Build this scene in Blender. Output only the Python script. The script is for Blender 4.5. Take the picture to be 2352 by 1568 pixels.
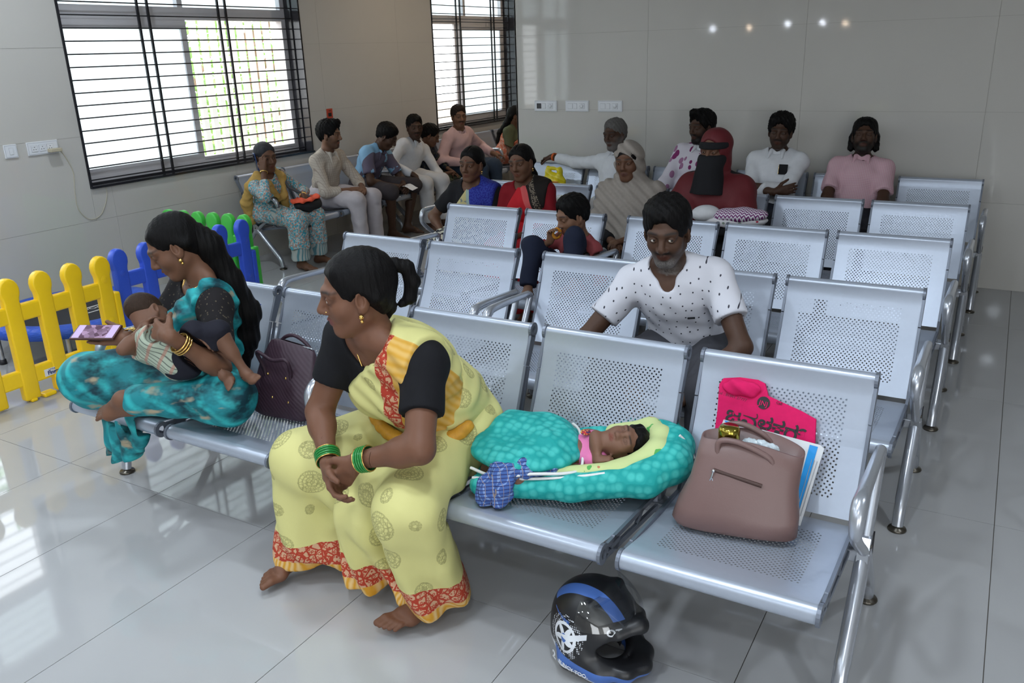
import bpy, bmesh, math, random
import numpy as np
from mathutils import Vector, Matrix
random.seed(7); np.random.seed(7)
for _o in list(bpy.data.objects): bpy.data.objects.remove(_o)
SC = bpy.context.scene
COL = SC.collection
PI = math.pi

# ---------------------------------------------------------------- camera
CAM_H = 1.69
CAM_F = 1936.25
RIGHT = Vector((0.86559001, 0.49979622, -0.03094634))
UPV = Vector((-0.13805288, 0.29758331, 0.94466162))
FWD = Vector((-0.48134742, 0.81341743, -0.32658345))
cam_d = bpy.data.cameras.new('camera')
cam_d.sensor_width = 36.0
cam_d.lens = CAM_F / 2352.0 * 36.0
cam_d.clip_start = 0.05
cam = bpy.data.objects.new('camera', cam_d); COL.objects.link(cam)
cam.matrix_world = Matrix(((RIGHT.x, UPV.x, -FWD.x, 0), (RIGHT.y, UPV.y, -FWD.y, 0), (RIGHT.z, UPV.z, -FWD.z, CAM_H), (0, 0, 0, 1)))
SC.camera = cam

# ---------------------------------------------------------------- world, exposure
SC.view_settings.view_transform = 'Standard'
SC.view_settings.look = 'None'
SC.view_settings.gamma = 1.0
SC.view_settings.use_curve_mapping = False
SC.view_settings.exposure = 0.78
SKY = 3.0
w = bpy.data.worlds.new('sky'); SC.world = w; w.use_nodes = True
nt = w.node_tree; nt.nodes.clear()
_o = nt.nodes.new('ShaderNodeOutputWorld'); _b = nt.nodes.new('ShaderNodeBackground')
_b.inputs['Color'].default_value = (0.93, 0.97, 1.0, 1); _b.inputs['Strength'].default_value = SKY
nt.links.new(_b.outputs[0], _o.inputs[0])
SC.cycles.use_denoising = True
SC.cycles.use_adaptive_sampling = True
SC.cycles.adaptive_threshold = 0.04
SC.cycles.max_bounces = 6
SC.cycles.diffuse_bounces = 3
SC.cycles.glossy_bounces = 3
SC.cycles.transmission_bounces = 6
SC.cycles.transparent_max_bounces = 8
SC.cycles.sample_clamp_indirect = 6.0
SC.cycles.caustics_reflective = False
SC.cycles.caustics_refractive = False
def portal(loc, rot, sx, sy):
    d = bpy.data.lights.new('daylight_portal', 'AREA'); d.shape = 'RECTANGLE'; d.size = sx; d.size_y = sy
    d.cycles.is_portal = True
    o = bpy.data.objects.new('daylight_portal', d); o.location = loc; o.rotation_euler = rot; COL.objects.link(o)

# ---------------------------------------------------------------- materials
_M = {}
def mat(name, col=(.8, .8, .8), rough=.5, metal=0., spec=.5, **kw):
    if name in _M: return _M[name]
    m = bpy.data.materials.new(name); m.use_nodes = True
    b = m.node_tree.nodes['Principled BSDF']
    b.inputs['Base Color'].default_value = (*col, 1); b.inputs['Roughness'].default_value = rough
    b.inputs['Metallic'].default_value = metal; b.inputs['Specular IOR Level'].default_value = spec
    for k, v in kw.items(): b.inputs[k.replace('_', ' ')].default_value = v
    m.diffuse_color = (*col, 1)
    _M[name] = m
    return m
def srgb(r, g, b):
    f = lambda c: (c/255/12.92) if c/255 <= .04045 else ((c/255+.055)/1.055)**2.4
    return (f(r), f(g), f(b))
class NT:
    """tiny helper to wire material nodes"""
    def __init__(s, m): s.m = m; s.t = m.node_tree; s.b = s.t.nodes['Principled BSDF']
    def n(s, typ, **kw):
        x = s.t.nodes.new('ShaderNode' + typ)
        for k, v in kw.items(): setattr(x, k, v)
        return x
    def l(s, a, b): s.t.links.new(a, b)
    def math(s, op, a, b=None, c=None, clamp=False):
        x = s.n('Math', operation=op, use_clamp=clamp)
        for i, v in enumerate((a, b, c)):
            if v is None: continue
            if hasattr(v, 'links'): s.l(v, x.inputs[i])
            else: x.inputs[i].default_value = v
        return x.outputs[0]
    def mix(s, fac, a, b):
        x = s.n('Mix', data_type='RGBA')
        for i, v in ((0, fac), (6, a), (7, b)):
            if hasattr(v, 'links'): s.l(v, x.inputs[i])
            elif i == 0: x.inputs[0].default_value = v
            else: x.inputs[i].default_value = (*v, 1)
        return x.outputs[2]
    def noise(s, scale, vec=None, detail=3., rough=.5):
        x = s.n('TexNoise'); x.inputs['Scale'].default_value = scale; x.inputs['Detail'].default_value = detail
        x.inputs['Roughness'].default_value = rough
        if vec is not None: s.l(vec, x.inputs['Vector'])
        return x
    def wave(s, scale, vec=None, dist=0., axis='X'):
        x = s.n('TexWave', bands_direction=axis); x.inputs['Scale'].default_value = scale; x.inputs['Distortion'].default_value = dist
        if vec is not None: s.l(vec, x.inputs['Vector'])
        return x
    def vor(s, scale, vec=None, feature='F1', rnd=1.):
        x = s.n('TexVoronoi', feature=feature); x.inputs['Scale'].default_value = scale; x.inputs['Randomness'].default_value = rnd
        if vec is not None: s.l(vec, x.inputs['Vector'])
        return x
    def coord(s, k='Object'): return s.n('TexCoord').outputs[k]
    def mapping(s, vec, scale=(1, 1, 1), rot=(0, 0, 0), loc=(0, 0, 0)):
        x = s.n('Mapping'); s.l(vec, x.inputs[0]); x.inputs['Scale'].default_value = scale; x.inputs['Rotation'].default_value = rot; x.inputs['Location'].default_value = loc
        return x.outputs[0]
    def attr(s, name, out='Color'): return s.n('Attribute', attribute_name=name).outputs[out]
    def base(s, v): s.l(v, s.b.inputs['Base Color'])
    def bump(s, h, strength=.3, dist=.01):
        x = s.n('Bump'); x.inputs['Strength'].default_value = strength; x.inputs['Distance'].default_value = dist
        s.l(h, x.inputs['Height']); s.l(x.outputs[0], s.b.inputs['Normal'])
    def sep(s, vec):
        x = s.n('SeparateXYZ'); s.l(vec, x.inputs[0]); return x.outputs
def speckle(name, col, rough=.5, amt=.12, scale=40, metal=0., spec=.5, bump=0., **kw):
    if name in _M: return _M[name]
    m = mat(name, col, rough, metal, spec, **kw); t = NT(m)
    nz = t.noise(scale, t.coord())
    a = tuple(min(1, c*(1+amt)) for c in col); b = tuple(c*(1-amt) for c in col)
    t.base(t.mix(nz.outputs[0], b, a))
    if bump: t.bump(nz.outputs[0], bump, .004)
    return m

# ---------------------------------------------------------------- objects
def tag(o, label=None, cat=None, group=None, kind=None):
    if label: o['label'] = label
    if cat: o['category'] = cat
    if group: o['group'] = group
    if kind: o['kind'] = kind
    return o
def thing(name, label, cat, loc=(0, 0, 0), rz=0., group=None):
    o = bpy.data.objects.new(name, None); COL.objects.link(o); o.empty_display_size = .1
    o.location = loc; o.rotation_euler = (0, 0, rz)
    return tag(o, label, cat, group)
def link(name, me, m=None, parent=None, label=None):
    o = bpy.data.objects.new(name, me); COL.objects.link(o)
    if m is not None and not me.materials: me.materials.append(m)
    if parent is not None: o.parent = parent
    if label: o['label'] = label
    return o
def mesh(name, V, F, smooth=False):
    me = bpy.data.meshes.new(name); me.from_pydata([tuple(v) for v in V], [], [tuple(f) for f in F])
    if smooth: me.polygons.foreach_set('use_smooth', [True]*len(me.polygons))
    me.update(); return me
class MB:
    """collects shapes, builds one mesh"""
    def __init__(s): s.V = []; s.F = []; s.S = []
    def add(s, V, F, smooth=False):
        o = len(s.V); s.V += [tuple(v) for v in V]; s.F += [tuple(i+o for i in f) for f in F]; s.S += [smooth]*len(F)
    def box(s, lo, hi, bev=0.):
        x0, y0, z0 = lo; x1, y1, z1 = hi
        if bev <= 0:
            V = [(x, y, z) for z in (z0, z1) for y in (y0, y1) for x in (x0, x1)]
            s.add(V, [(0, 2, 3, 1), (4, 5, 7, 6), (0, 1, 5, 4), (2, 6, 7, 3), (0, 4, 6, 2), (1, 3, 7, 5)])
        else:
            bm = bmesh.new(); bmesh.ops.create_cube(bm, size=1)
            for v in bm.verts: v.co = Vector(((x0+x1)/2+v.co.x*(x1-x0), (y0+y1)/2+v.co.y*(y1-y0), (z0+z1)/2+v.co.z*(z1-z0)))
            bmesh.ops.bevel(bm, geom=bm.edges[:], offset=bev, segments=2, profile=.5, affect='EDGES')
            s.bm(bm)
    def bm(s, bm, smooth=False):
        bm.verts.index_update(); s.add([v.co[:] for v in bm.verts], [[v.index for v in f.verts] for f in bm.faces], smooth); bm.free()
    def tube(s, pts, r, n=10, caps=True, closed=False, smooth=True):
        pts = [Vector(p) for p in pts]; N = len(pts)
        rs = r if hasattr(r, '__len__') else [r]*N
        V = []; up = None
        for i, p in enumerate(pts):
            if closed: t = pts[(i+1) % N]-pts[i-1]
            else: t = pts[min(i+1, N-1)]-pts[max(i-1, 0)]
            t.normalize()
            if up is None:
                up = Vector((0, 0, 1)) if abs(t.z) < .9 else Vector((1, 0, 0))
            sd = t.cross(up); sd.normalize(); up = sd.cross(t); up.normalize()
            for k in range(n):
                a = 2*PI*k/n; V.append(p+sd*(math.cos(a)*rs[i])+up*(math.sin(a)*rs[i]))
        F = []
        for i in range(N if closed else N-1):
            j = (i+1) % N
            for k in range(n): F.append((i*n+k, i*n+(k+1) % n, j*n+(k+1) % n, j*n+k))
        s.add(V, F, smooth)
        if caps and not closed:
            s.add(V[:n], [tuple(range(n))[::-1]]); s.add(V[-n:], [tuple(range(n))])
    def prism(s, poly, ax, d0, d1, smooth=False):
        """extrude 2D polygon; ax = axis of extrusion: 0 x,1 y,2 z"""
        n = len(poly)
        def mk(p, d):
            q = [p[0], p[1]]; q.insert(ax, d); return q
        V = [mk(p, d0) for p in poly]+[mk(p, d1) for p in poly]
        F = [tuple(range(n))[::-1], tuple(range(n, 2*n))]
        s.add(V, F)
        s.add(V, [(i, (i+1) % n, n+(i+1) % n, n+i) for i in range(n)], smooth)
    def lathe(s, prof, c=(0, 0, 0), n=20, axis=2, smooth=True):
        V = []
        for r, h in prof:
            for k in range(n):
                a = 2*PI*k/n; q = [r*math.cos(a), r*math.sin(a)]; q.insert(axis, h)
                V.append((c[0]+q[0], c[1]+q[1], c[2]+q[2]))
        F = []
        for i in range(len(prof)-1):
            for k in range(n): F.append((i*n+k, i*n+(k+1) % n, (i+1)*n+(k+1) % n, (i+1)*n+k))
        s.add(V, F, smooth)
    def sphere(s, c, r, nu=14, nv=10, R=None):
        rr = r if hasattr(r, '__len__') else (r, r, r)
        V = []
        for i in range(nv+1):
            t = PI*i/nv
            for k in range(nu):
                a = 2*PI*k/nu
                q = Vector((rr[0]*math.sin(t)*math.cos(a), rr[1]*math.sin(t)*math.sin(a), rr[2]*math.cos(t)))
                if R is not None: q = R @ q
                V.append((c[0]+q.x, c[1]+q.y, c[2]+q.z))
        F = [(i*nu+k, (i+1)*nu+k, (i+1)*nu+(k+1) % nu, i*nu+(k+1) % nu) for i in range(nv) for k in range(nu)]
        s.add(V, F, True)
    def mesh(s, name='m'):
        me = bpy.data.meshes.new(name); me.from_pydata(s.V, [], s.F)
        me.polygons.foreach_set('use_smooth', s.S); me.update(); return me
    def build(s, name, m, parent=None, label=None): return link(name, s.mesh(name), m, parent, label)
def smooth_path(pts, n=6, closed=False):
    """Catmull-Rom through points"""
    P = [Vector(p) for p in pts]; N = len(P); out = []
    rng = range(N) if closed else range(N-1)
    for i in rng:
        if closed: a, b, c, d = P[i-1], P[i], P[(i+1) % N], P[(i+2) % N]
        else: a, b, c, d = P[max(i-1, 0)], P[i], P[i+1], P[min(i+2, N-1)]
        for k in range(n):
            t = k/n
            out.append(.5*((2*b)+(c-a)*t+(2*a-5*b+4*c-d)*t*t+(3*b-a-3*c+d)*t**3))
    if not closed: out.append(P[-1])
    return out
def fillet(pts, r, n=5):
    """round the inner corners of a polyline"""
    P = [Vector(p) for p in pts]; out = [P[0]]
    for i in range(1, len(P)-1):
        a, b, c = P[i-1], P[i], P[i+1]
        d1 = (a-b); d2 = (c-b); rr = min(r, d1.length*.49, d2.length*.49)
        p0 = b+d1.normalized()*rr; p1 = b+d2.normalized()*rr
        for k in range(n+1):
            t = k/n; out.append((1-t)**2*p0+2*t*(1-t)*b+t*t*p1)
    out.append(P[-1]); return out
# ================================================================ the room
XW = -5.75      # left wall plane
YB = 6.61       # back wall plane
XC = -3.785     # free corner of the back wall
CEIL = 2.95
X1, Y0, Y2 = 3.6, -4.8, 11.2

def tile_mat(name, c1, c2, rough, scale):
    m = mat(name, c1, rough, 0, .5); t = NT(m)
    nz = t.noise(scale, t.coord('Object'), 4, .6)
    t.base(t.mix(nz.outputs[0], c1, c2))
    return m
M_FLOOR = tile_mat('polished_floor_tile', (.415, .415, .42), (.45, .45, .455), .045, 3)
M_GROUT = mat('grout', (.16, .14, .12), .8)
M_WALL = tile_mat('glossy_wall_tile', (.56, .54, .505), (.59, .57, .53), .045, 2.5)
M_WGROUT = mat('wall_grout', (.36, .335, .30), .6)
M_CEIL = speckle('white_ceiling_paint', (.78, .78, .76), .8, .03, 8)

def structure(name, mb, m): return tag(mb.build(name, m), kind='structure')
# floor slab + tiles
mb = MB(); mb.box((XW-.3, Y0, -.1), (X1, Y2, -.004)); FLOOR = structure('floor', mb, M_GROUT)
TX, TY, GX, GY = .6, 1.255, .135, 1.925
ix0, ix1 = math.floor((XW-GX)/TX), math.ceil((X1-GX)/TX)
iy0, iy1 = math.floor((Y0-GY)/TY), math.ceil((Y2-GY)/TY)
_tc = {}
for i in range(ix0, ix1):
    for j in range(iy0, iy1):
        x0, x1 = max(GX+i*TX, XW-.01), min(GX+(i+1)*TX, X1)
        y0, y1 = max(GY+j*TY, Y0), min(GY+(j+1)*TY, Y2)
        if x1-x0 < .02 or y1-y0 < .02: continue
        k = (round(x1-x0, 3), round(y1-y0, 3))
        if k not in _tc:
            g = .0013; b = MB(); b.box((g, g, -.02), (k[0]-g, k[1]-g, 0)); _tc[k] = b.mesh('floor_tile'); _tc[k].materials.append(M_FLOOR)
        o = link('floor_tile', _tc[k], None, FLOOR); o.location = (x0, y0, 0)

# walls: backing slab + tiles with openings cut out
def rect_minus(r, holes):
    out = [r]
    for h in holes:
        nxt = []
        for a in out:
            u0, v0, u1, v1 = a
            if h[0] >= u1 or h[2] <= u0 or h[1] >= v1 or h[3] <= v0: nxt.append(a); continue
            if h[0] > u0: nxt.append((u0, v0, h[0], v1))
            if h[2] < u1: nxt.append((h[2], v0, u1, v1))
            m0, m1 = max(u0, h[0]), min(u1, h[2])
            if h[1] > v0: nxt.append((m0, v0, m1, h[1]))
            if h[3] < v1: nxt.append((m0, h[3], m1, v1))
        out = nxt
    return out
def tiled_wall(name, frame, u0, u1, holes, thick, tu=1.2, tv=.6, ou=0., tiles=None, slab_m=None):
    """frame(u, v, d) -> world; d = depth behind the tile face"""
    mb = MB()
    for (a, b, c, d) in rect_minus((u0, 0, u1, CEIL), holes):
        P = [frame(u, v, w_) for w_ in (.004, thick) for v in (b, d) for u in (a, c)]
        mb.add(P, [(0, 2, 3, 1), (4, 5, 7, 6), (0, 1, 5, 4), (2, 6, 7, 3), (0, 4, 6, 2), (1, 3, 7, 5)])
    W = structure(name, mb, slab_m or M_WGROUT)
    t0, t1 = tiles or (u0, u1)
    i = math.floor((t0-ou)/tu)
    g = .0008
    while ou+i*tu < t1:
        a, c = max(ou+i*tu, t0), min(ou+(i+1)*tu, t1)
        v = 0
        while v < CEIL:
            for (p, q, r, s) in rect_minus((a, v, c, min(v+tv, CEIL)), holes):
                if r-p < .01 or s-q < .01: continue
                P = [frame(u, vv, w_) for w_ in (0, .01) for vv in (q+g, s-g) for u in (p+g, r-g)]
                b = MB(); b.add(P, [(0, 1, 3, 2), (4, 6, 7, 5), (0, 4, 5, 1), (2, 3, 7, 6), (0, 2, 6, 4), (1, 5, 7, 3)])
                b.build('wall_tile', M_WALL, W)
            v += tv
        i += 1
    return W
# window openings on the left wall (u = y, v = z)
WIN = [(3.78, .83, 6.125, 2.62), (8.19, .83, 10.05, 2.62), (1.2, .83, 3.0, 2.62)]
tiled_wall('wall_left', lambda u, v, d: (XW-d, u, v), Y0, Y2, WIN, .26, ou=.35, tiles=(1.5, Y2))
tiled_wall('wall_back', lambda u, v, d: (u, YB+d, v), XC, X1, [], .15, ou=XC)
# thin tile cap on the free end of the back wall
mb = MB(); mb.box((XC, YB, 0), (XC+.012, YB+.15, CEIL)); structure('trim_1', mb, M_WALL)
mb = MB(); mb.box((XW-.26, Y2, 0), (XC+1.2, Y2+.15, CEIL)); structure('wall_alcove', mb, M_WALL)
mb = MB(); mb.box((XC+1.05, YB+.15, 0), (XC+1.2, Y2, CEIL)); structure('wall_alcove_side', mb, M_WALL)
FILLW = (1.0, 3.4, 2.45)     # unseen opening added behind the camera to let in daylight
FILLX = (-3.2, -1.0, 2.5)      # unseen opening added on the right side for more daylight
tiled_wall('wall_right', lambda u, v, d: (X1+d, u, v), Y0, YB, [(FILLX[0], 0, FILLX[1], FILLX[2])], .2, tiles=(0, .001))
tiled_wall('wall_front', lambda u, v, d: (u, Y0-d, v), XW, X1, [(FILLW[0], 0, FILLW[1], FILLW[2])], .2, tiles=(0, .001))
mb = MB(); mb.box((XW-.26, Y0-.2, CEIL), (X1+.2, Y2+.15, CEIL+.12)); structure('ceiling', mb, M_CEIL)

# ---------------------------------------------------------------- windows
M_GRAN = mat('dark_granite', (.018, .018, .022), .12)
M_BAR = mat('black_grille_paint', (.012, .012, .016), .35)
M_UPVC = speckle('grey_window_frame', (.66, .64, .66), .4, .03, 20)
M_FROST = mat('frosted_glass', (.86, .92, .97), .6)
_t = NT(M_FROST); _tr = _t.n('BsdfTranslucent'); _tr.inputs[0].default_value = (.86, .93, .97, 1)
_mx = _t.n('MixShader'); _mx.inputs[0].default_value = .86; _t.l(_t.b.outputs[0], _mx.inputs[1]); _t.l(_tr.outputs[0], _mx.inputs[2])
_t.l(_mx.outputs[0], _t.t.nodes['Material Output'].inputs[0])
M_GLASS = mat('clear_glass', (1, 1, 1), .02)
_t = NT(M_GLASS); _tr = _t.n('BsdfTransparent'); _gl = _t.n('BsdfGlossy'); _gl.inputs['Roughness'].default_value = .02
_mx = _t.n('MixShader'); _mx.inputs[0].default_value = .06; _t.l(_tr.outputs[0], _mx.inputs[1]); _t.l(_gl.outputs[0], _mx.inputs[2])
_t.l(_mx.outputs[0], _t.t.nodes['Material Output'].inputs[0])

def window(n, op, pairs, ymid, frost_first):
    y0, z0, y1, z1 = op
    root = thing('window_%d' % n, None, None, (XW, y0, z0)); root['kind'] = 'structure'
    def add(mb, name, m, par=root):
        for k in range(len(mb.V)): v = mb.V[k]; mb.V[k] = (v[0]-XW, v[1]-y0, v[2]-z0)
        return mb.build(name, m, par)
    # granite lining
    t = .018
    for nm, lo, hi in (('jamb', (XW-.25, y0, z0), (XW+.006, y0+t, z1)), ('jamb', (XW-.25, y1-t, z0), (XW+.006, y1, z1)),
                       ('window_sill', (XW-.25, y0, z0), (XW+.022, y1, z0+t)), ('window_head', (XW-.25, y0, z1-t), (XW+.006, y1, z1))):
        b = MB(); b.box(lo, hi); add(b, nm, M_GRAN)
    # grille
    gx = XW-.085
    b = MB()
    for (a, c) in ((y0+t, y0+t+.012), (y1-t-.012, y1-t)): b.box((gx-.008, a, z0+t), (gx+.008, c, z1-t))
    b.box((gx-.008, y0, z0+t), (gx+.008, y1, z0+t+.012)); fr = add(b, 'grille_frame', M_BAR)
    for p in pairs:
        b = MB(); b.box((gx-.007, p-.009, z0+t), (gx+.007, p+.009, z1-t)); add(b, 'grille_upright', M_BAR)
    z = .878
    while z < z1-.05:
        b = MB(); b.tube([(gx, y0+t, z), (gx, y1-t, z)], .0054, 6); add(b, 'grille_bar', M_BAR); z += .0878
    # window frame and sashes
    fx0, fx1 = XW-.235, XW-.165
    a, c = y0+t, y1-t
    b = MB()
    b.box((fx0, a, z0+t), (fx1, a+.05, z1-t)); b.box((fx0, c-.05, z0+t), (fx1, c, z1-t)); b.box((fx0, a+.05, z0+t), (fx1, c-.05, z0+t+.045)); b.box((fx0, a+.05, z1-t-.05), (fx1, c-.05, z1-t))
    b.box((fx0, a+.05, 2.0), (fx1, c-.05, 2.095)); add(b, 'window_frame', M_UPVC)
    def sash(s0, s1, xo, m):
        e = .055; w0, w1 = z0+.06, 2.0
        b = MB()
        b.box((xo, s0, w0), (xo+.03, s0+e, w1)); b.box((xo, s1-e, w0), (xo+.03, s1, w1)); b.box((xo, s0+e, w0), (xo+.03, s1-e, w0+e)); b.box((xo, s0+e, w1-e-.01), (xo+.03, s1-e, w1))
        sh = add(b, 'sash', M_UPVC)
        b = MB(); b.box((xo+.011, s0+e-.01, w0+e-.01), (xo+.017, s1-e+.01, w1-e)); add(b, 'pane', m, sh)
    if frost_first: sash(a+.03, ymid, fx1-.032, M_FROST); sash(ymid-.10, ymid+.0, fx0+.002, M_GLASS) if False else None
    else: sash(ymid, c-.03, fx1-.032, M_FROST)
    # fixed transom panes
    step = (c-a-.1)/2
    for k in range(2):
        b = MB(); b.box((fx0+.02, a+.05+k*step+.003, 2.095), (fx0+.026, a+.05+(k+1)*step-.003, z1-t-.05)); add(b, 'transom_pane', M_FROST)
    b = MB(); b.box((fx0, a+.05+step-.025, 2.095), (fx1, a+.05+step+.025, z1-t-.05)); add(b, 'mullion', M_UPVC)
    # track and the parked second sash
    if frost_first:
        b = MB(); b.box((fx0+.002, ymid-.06, z0+.06), (fx0+.03, ymid+.03, 2.0)); add(b, 'sash', M_UPVC)
        b = MB(); b.box((fx0, ymid, z0+.06), (fx1, c-.05, z0+.085)); add(b, 'track', M_UPVC)
    else:
        b = MB(); b.box((fx0+.002, ymid-.05, z0+.06), (fx0+.03, ymid+.05, 2.0)); add(b, 'sash', M_UPVC)
    portal((XW-.3, (y0+y1)/2, (z0+z1)/2), (0, -PI/2, 0), z1-z0, y1-y0)
window(1, WIN[0], [4.49, 4.58, 5.265, 5.345], 4.985, True)
window(2, WIN[1], [8.82, 8.90, 9.60, 9.67], 9.0, False)
window(3, WIN[2], [1.75, 1.83, 2.35, 2.43], 2.1, True)
portal(((FILLW[0]+FILLW[1])/2, Y0-.05, FILLW[2]/2), (PI/2, 0, PI), FILLW[1]-FILLW[0], FILLW[2])
portal((X1+.05, (FILLX[0]+FILLX[1])/2, FILLX[2]/2), (0, PI/2, 0), FILLX[2], FILLX[1]-FILLX[0])

# ---------------------------------------------------------------- ceiling lights
M_LED = mat('led_diffuser', (1, 1, 1), .4)
_t = NT(M_LED); _t.b.inputs['Emission Color'].default_value = (.80, .90, 1, 1); _t.b.inputs['Emission Strength'].default_value = 130
M_WARM = mat('warm_led_diffuser', (1, .9, .7), .4)
_t = NT(M_WARM); _t.b.inputs['Emission Color'].default_value = (1, .80, .58, 1); _t.b.inputs['Emission Strength'].default_value = 75
M_TRIM = mat('white_plastic', srgb(225, 226, 228), .35)
def downlight(x, y, r, label, m=None):
    t = thing('ceiling_light', label, 'light', (x, y, CEIL-.02), group='round ceiling lights')
    b = MB(); b.lathe([(r, .02), (r+.02, .016), (r+.02, 0), (r, 0), (r, .012)], n=24); b.build('rim', M_TRIM, t)
    b = MB(); b.lathe([(.0005, .006), (r, .006)], n=24); b.build('diffuser', m or M_LED, t)
for lx, ly in ((.12, -3.3), (-2.4, -3.3), (-2.4, -.6), (.12, -.6), (-4.8, -.6), (-4.75, 3.25), (-2.4, 2.2), (-.6, 1.4), (-4.8, 1.2), (-1.2, .8), (-3.6, .6), (-1.2, -1.8), (-4.8, -2.6), (1.3, 2.6)):  # two match floor reflections; others added out of view to brighten the room
    downlight(lx, ly, .09, 'unseen round ceiling downlight, set partly added to brighten the waiting room')
for lx, ly in ((-4.55, 7.3), (-4.55, 9.4)): downlight(lx, ly, .09, 'unseen warm ceiling downlight added to brighten the alcove wall by the far window', M_WARM)  # added out of view to lift the wall between the windows
def wall_lamp(x, z, warm):
    t = thing('wall_lamp', 'small %s spot lamp on the wall behind the seats' % ('warm' if warm else 'white'), 'light', (x, Y0+.002, z), group='small spot lamps')
    b = MB(); b.lathe([(.05, 0), (.05, .03), (.04, .06)], n=16, axis=1); b.build('housing', M_TRIM, t)
    b = MB(); b.lathe([(.0005, .061), (.022, .061)], n=16, axis=1); b.build('bulb', M_WARM if warm else M_LED, t)
for lx, lz, wm in ((-5.62, 1.97, 0), (-4.88, 1.96, 1), (-4.13, 2.0, 0), (-3.47, 2.0, 0), (-3.05, 1.965, 1)): wall_lamp(lx, lz, wm)
# ================================================================ waiting benches
M_SILV = speckle('silver_powder_coat', srgb(176, 184, 198), .33, .03, 60, metal=.45)
M_SILV2 = mat('shade_toned_silver', srgb(120, 126, 138), .4, .5)  # bench metal darkened for the side plates, their shade put into the colour
M_TUBE = speckle('satin_steel_tube', srgb(186, 190, 198), .26, .03, 50, metal=.7)
M_CHROME = mat('chrome_bracket', srgb(205, 208, 214), .16, .95)
M_FOOT = mat('dark_bronze_foot', srgb(95, 90, 82), .3, .8)
M_CAP = mat('black_end_cap', (.02, .02, .024), .5)
PW = .50        # panel width
PITCH = .565
def panel(prof, s_hole0, s_hole1, hx=.197, px=.0152, row=.0088, r=.0031, sag=.006):
    """prof: list of (u,z) from one end to the other; holes between arclengths"""
    P = [Vector((u, z)) for u, z in prof]
    L = [0]
    for i in range(1, len(P)): L.append(L[-1]+(P[i]-P[i-1]).length)
    def at(s):
        s = max(0, min(L[-1], s))
        for i in range(1, len(P)):
            if s <= L[i]+1e-9:
                t = (s-L[i-1])/(L[i]-L[i-1]); return P[i-1].lerp(P[i], t)
        return P[-1]
    mb = MB()
    def pt(x, s):
        q = at(s); return (x, -q.x, q.y)
    n = int(round((s_hole1-s_hole0)/row)); row = (s_hole1-s_hole0)/n
    # plain parts
    for a, b in ((0, s_hole0), (s_hole1, L[-1])):
        ss = [a]+[l for l in L if a+1e-6 < l < b-1e-6]+[b]
        V = []
        for s_ in ss: V += [pt(-PW/2, s_), pt(PW/2, s_)]
        mb.add(V, [(2*i, 2*i+1, 2*i+3, 2*i+2) for i in range(len(ss)-1)], True)
    nc = int(2*hx/px)
    for j in range(n):
        s0 = s_hole0+j*row; s1 = s0+row; off = -hx+(px/2 if j % 2 else 0)
        sm = (s0+s1)/2
        mb.add([pt(-PW/2, s0), pt(off, s0), pt(off, s1), pt(-PW/2, s1)], [(0, 1, 2, 3)])
        e = off+nc*px
        mb.add([pt(e, s0), pt(PW/2, s0), pt(PW/2, s1), pt(e, s1)], [(0, 1, 2, 3)])
        V = []; F = []
        for c in range(nc):
            xa = off+c*px; xm = xa+px/2; xb = xa+px; o = len(V)
            V += [pt(xa, s0), pt(xm, s0), pt(xb, s0), pt(xb, s1), pt(xm, s1), pt(xa, s1)]
            for k, ang in enumerate((210, 270, 330, 30, 90, 150)):
                V.append(pt(xm+r*math.cos(math.radians(ang)), sm+r*math.sin(math.radians(ang))))
            for k in range(6): F.append((o+k, o+(k+1) % 6, o+6+(k+1) % 6, o+6+k))
        mb.add(V, F)
    return mb
def arc(cx, cz, r, a0, a1, n):
    return [(cx+r*math.cos(math.radians(a0+(a1-a0)*i/n)), cz+r*math.sin(math.radians(a0+(a1-a0)*i/n))) for i in range(n+1)]
BT = (.052, .760); BB = (.236, .392)      # back: top roll centre, bottom edge
SF = (.712, .396); SR = (.232, .372)      # seat: front roll centre, rear edge
# back profile: bottom -> top, front surface slightly dished, roll to the rear at the top
_bp = []
for i in range(9):
    t = i/8; u = BB[0]+(BT[0]+.019-BB[0])*t-.012*math.sin(PI*t); z = BB[1]+(BT[1]-BB[1])*t; _bp.append((u, z))
_bp += arc(BT[0], BT[1], .0195, 8, 235, 9)
_sp = []
for i in range(9):
    t = i/8; u = SR[0]+(SF[0]-SR[0])*t; z = SR[1]+(SF[1]+.027-SR[1])*t-.014*math.sin(PI*t); _sp.append((u, z))
_sp += arc(SF[0], SF[1], .027, 82, -130, 10)
ME_BACK = panel(_bp, .050, .345).mesh('back_panel'); ME_BACK.materials.append(M_SILV)
ME_SEAT = panel(_sp, .075, .395).mesh('seat_panel'); ME_SEAT.materials.append(M_SILV)
def annulus(mb, c, ro, ri, x0, x1, n=18):
    V = []
    for x in (x0, x1):
        for r_ in (ro, ri):
            for k in range(n): a = 2*PI*k/n; V.append((x, -(c[0]+r_*math.cos(a)), c[1]+r_*math.sin(a)))
    F = []
    for k in range(n):
        j = (k+1) % n
        F += [(k, j, n+j, n+k), (2*n+k, 3*n+k, 3*n+j, 2*n+j), (k, 2*n+k, 2*n+j, j), (n+k, n+j, 3*n+j, 3*n+k)]
    mb.add(V, F)
def bar(mb, a, b, wa, wb, x0, x1):
    a = Vector(a); b = Vector(b); d = (b-a).normalized(); n = Vector((-d.y, d.x))
    q = [a+n*wa/2, b+n*wb/2, b-n*wb/2, a-n*wa/2]
    mb.prism([(-p.x, p.y) for p in q], 0, x0, x1)
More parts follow.
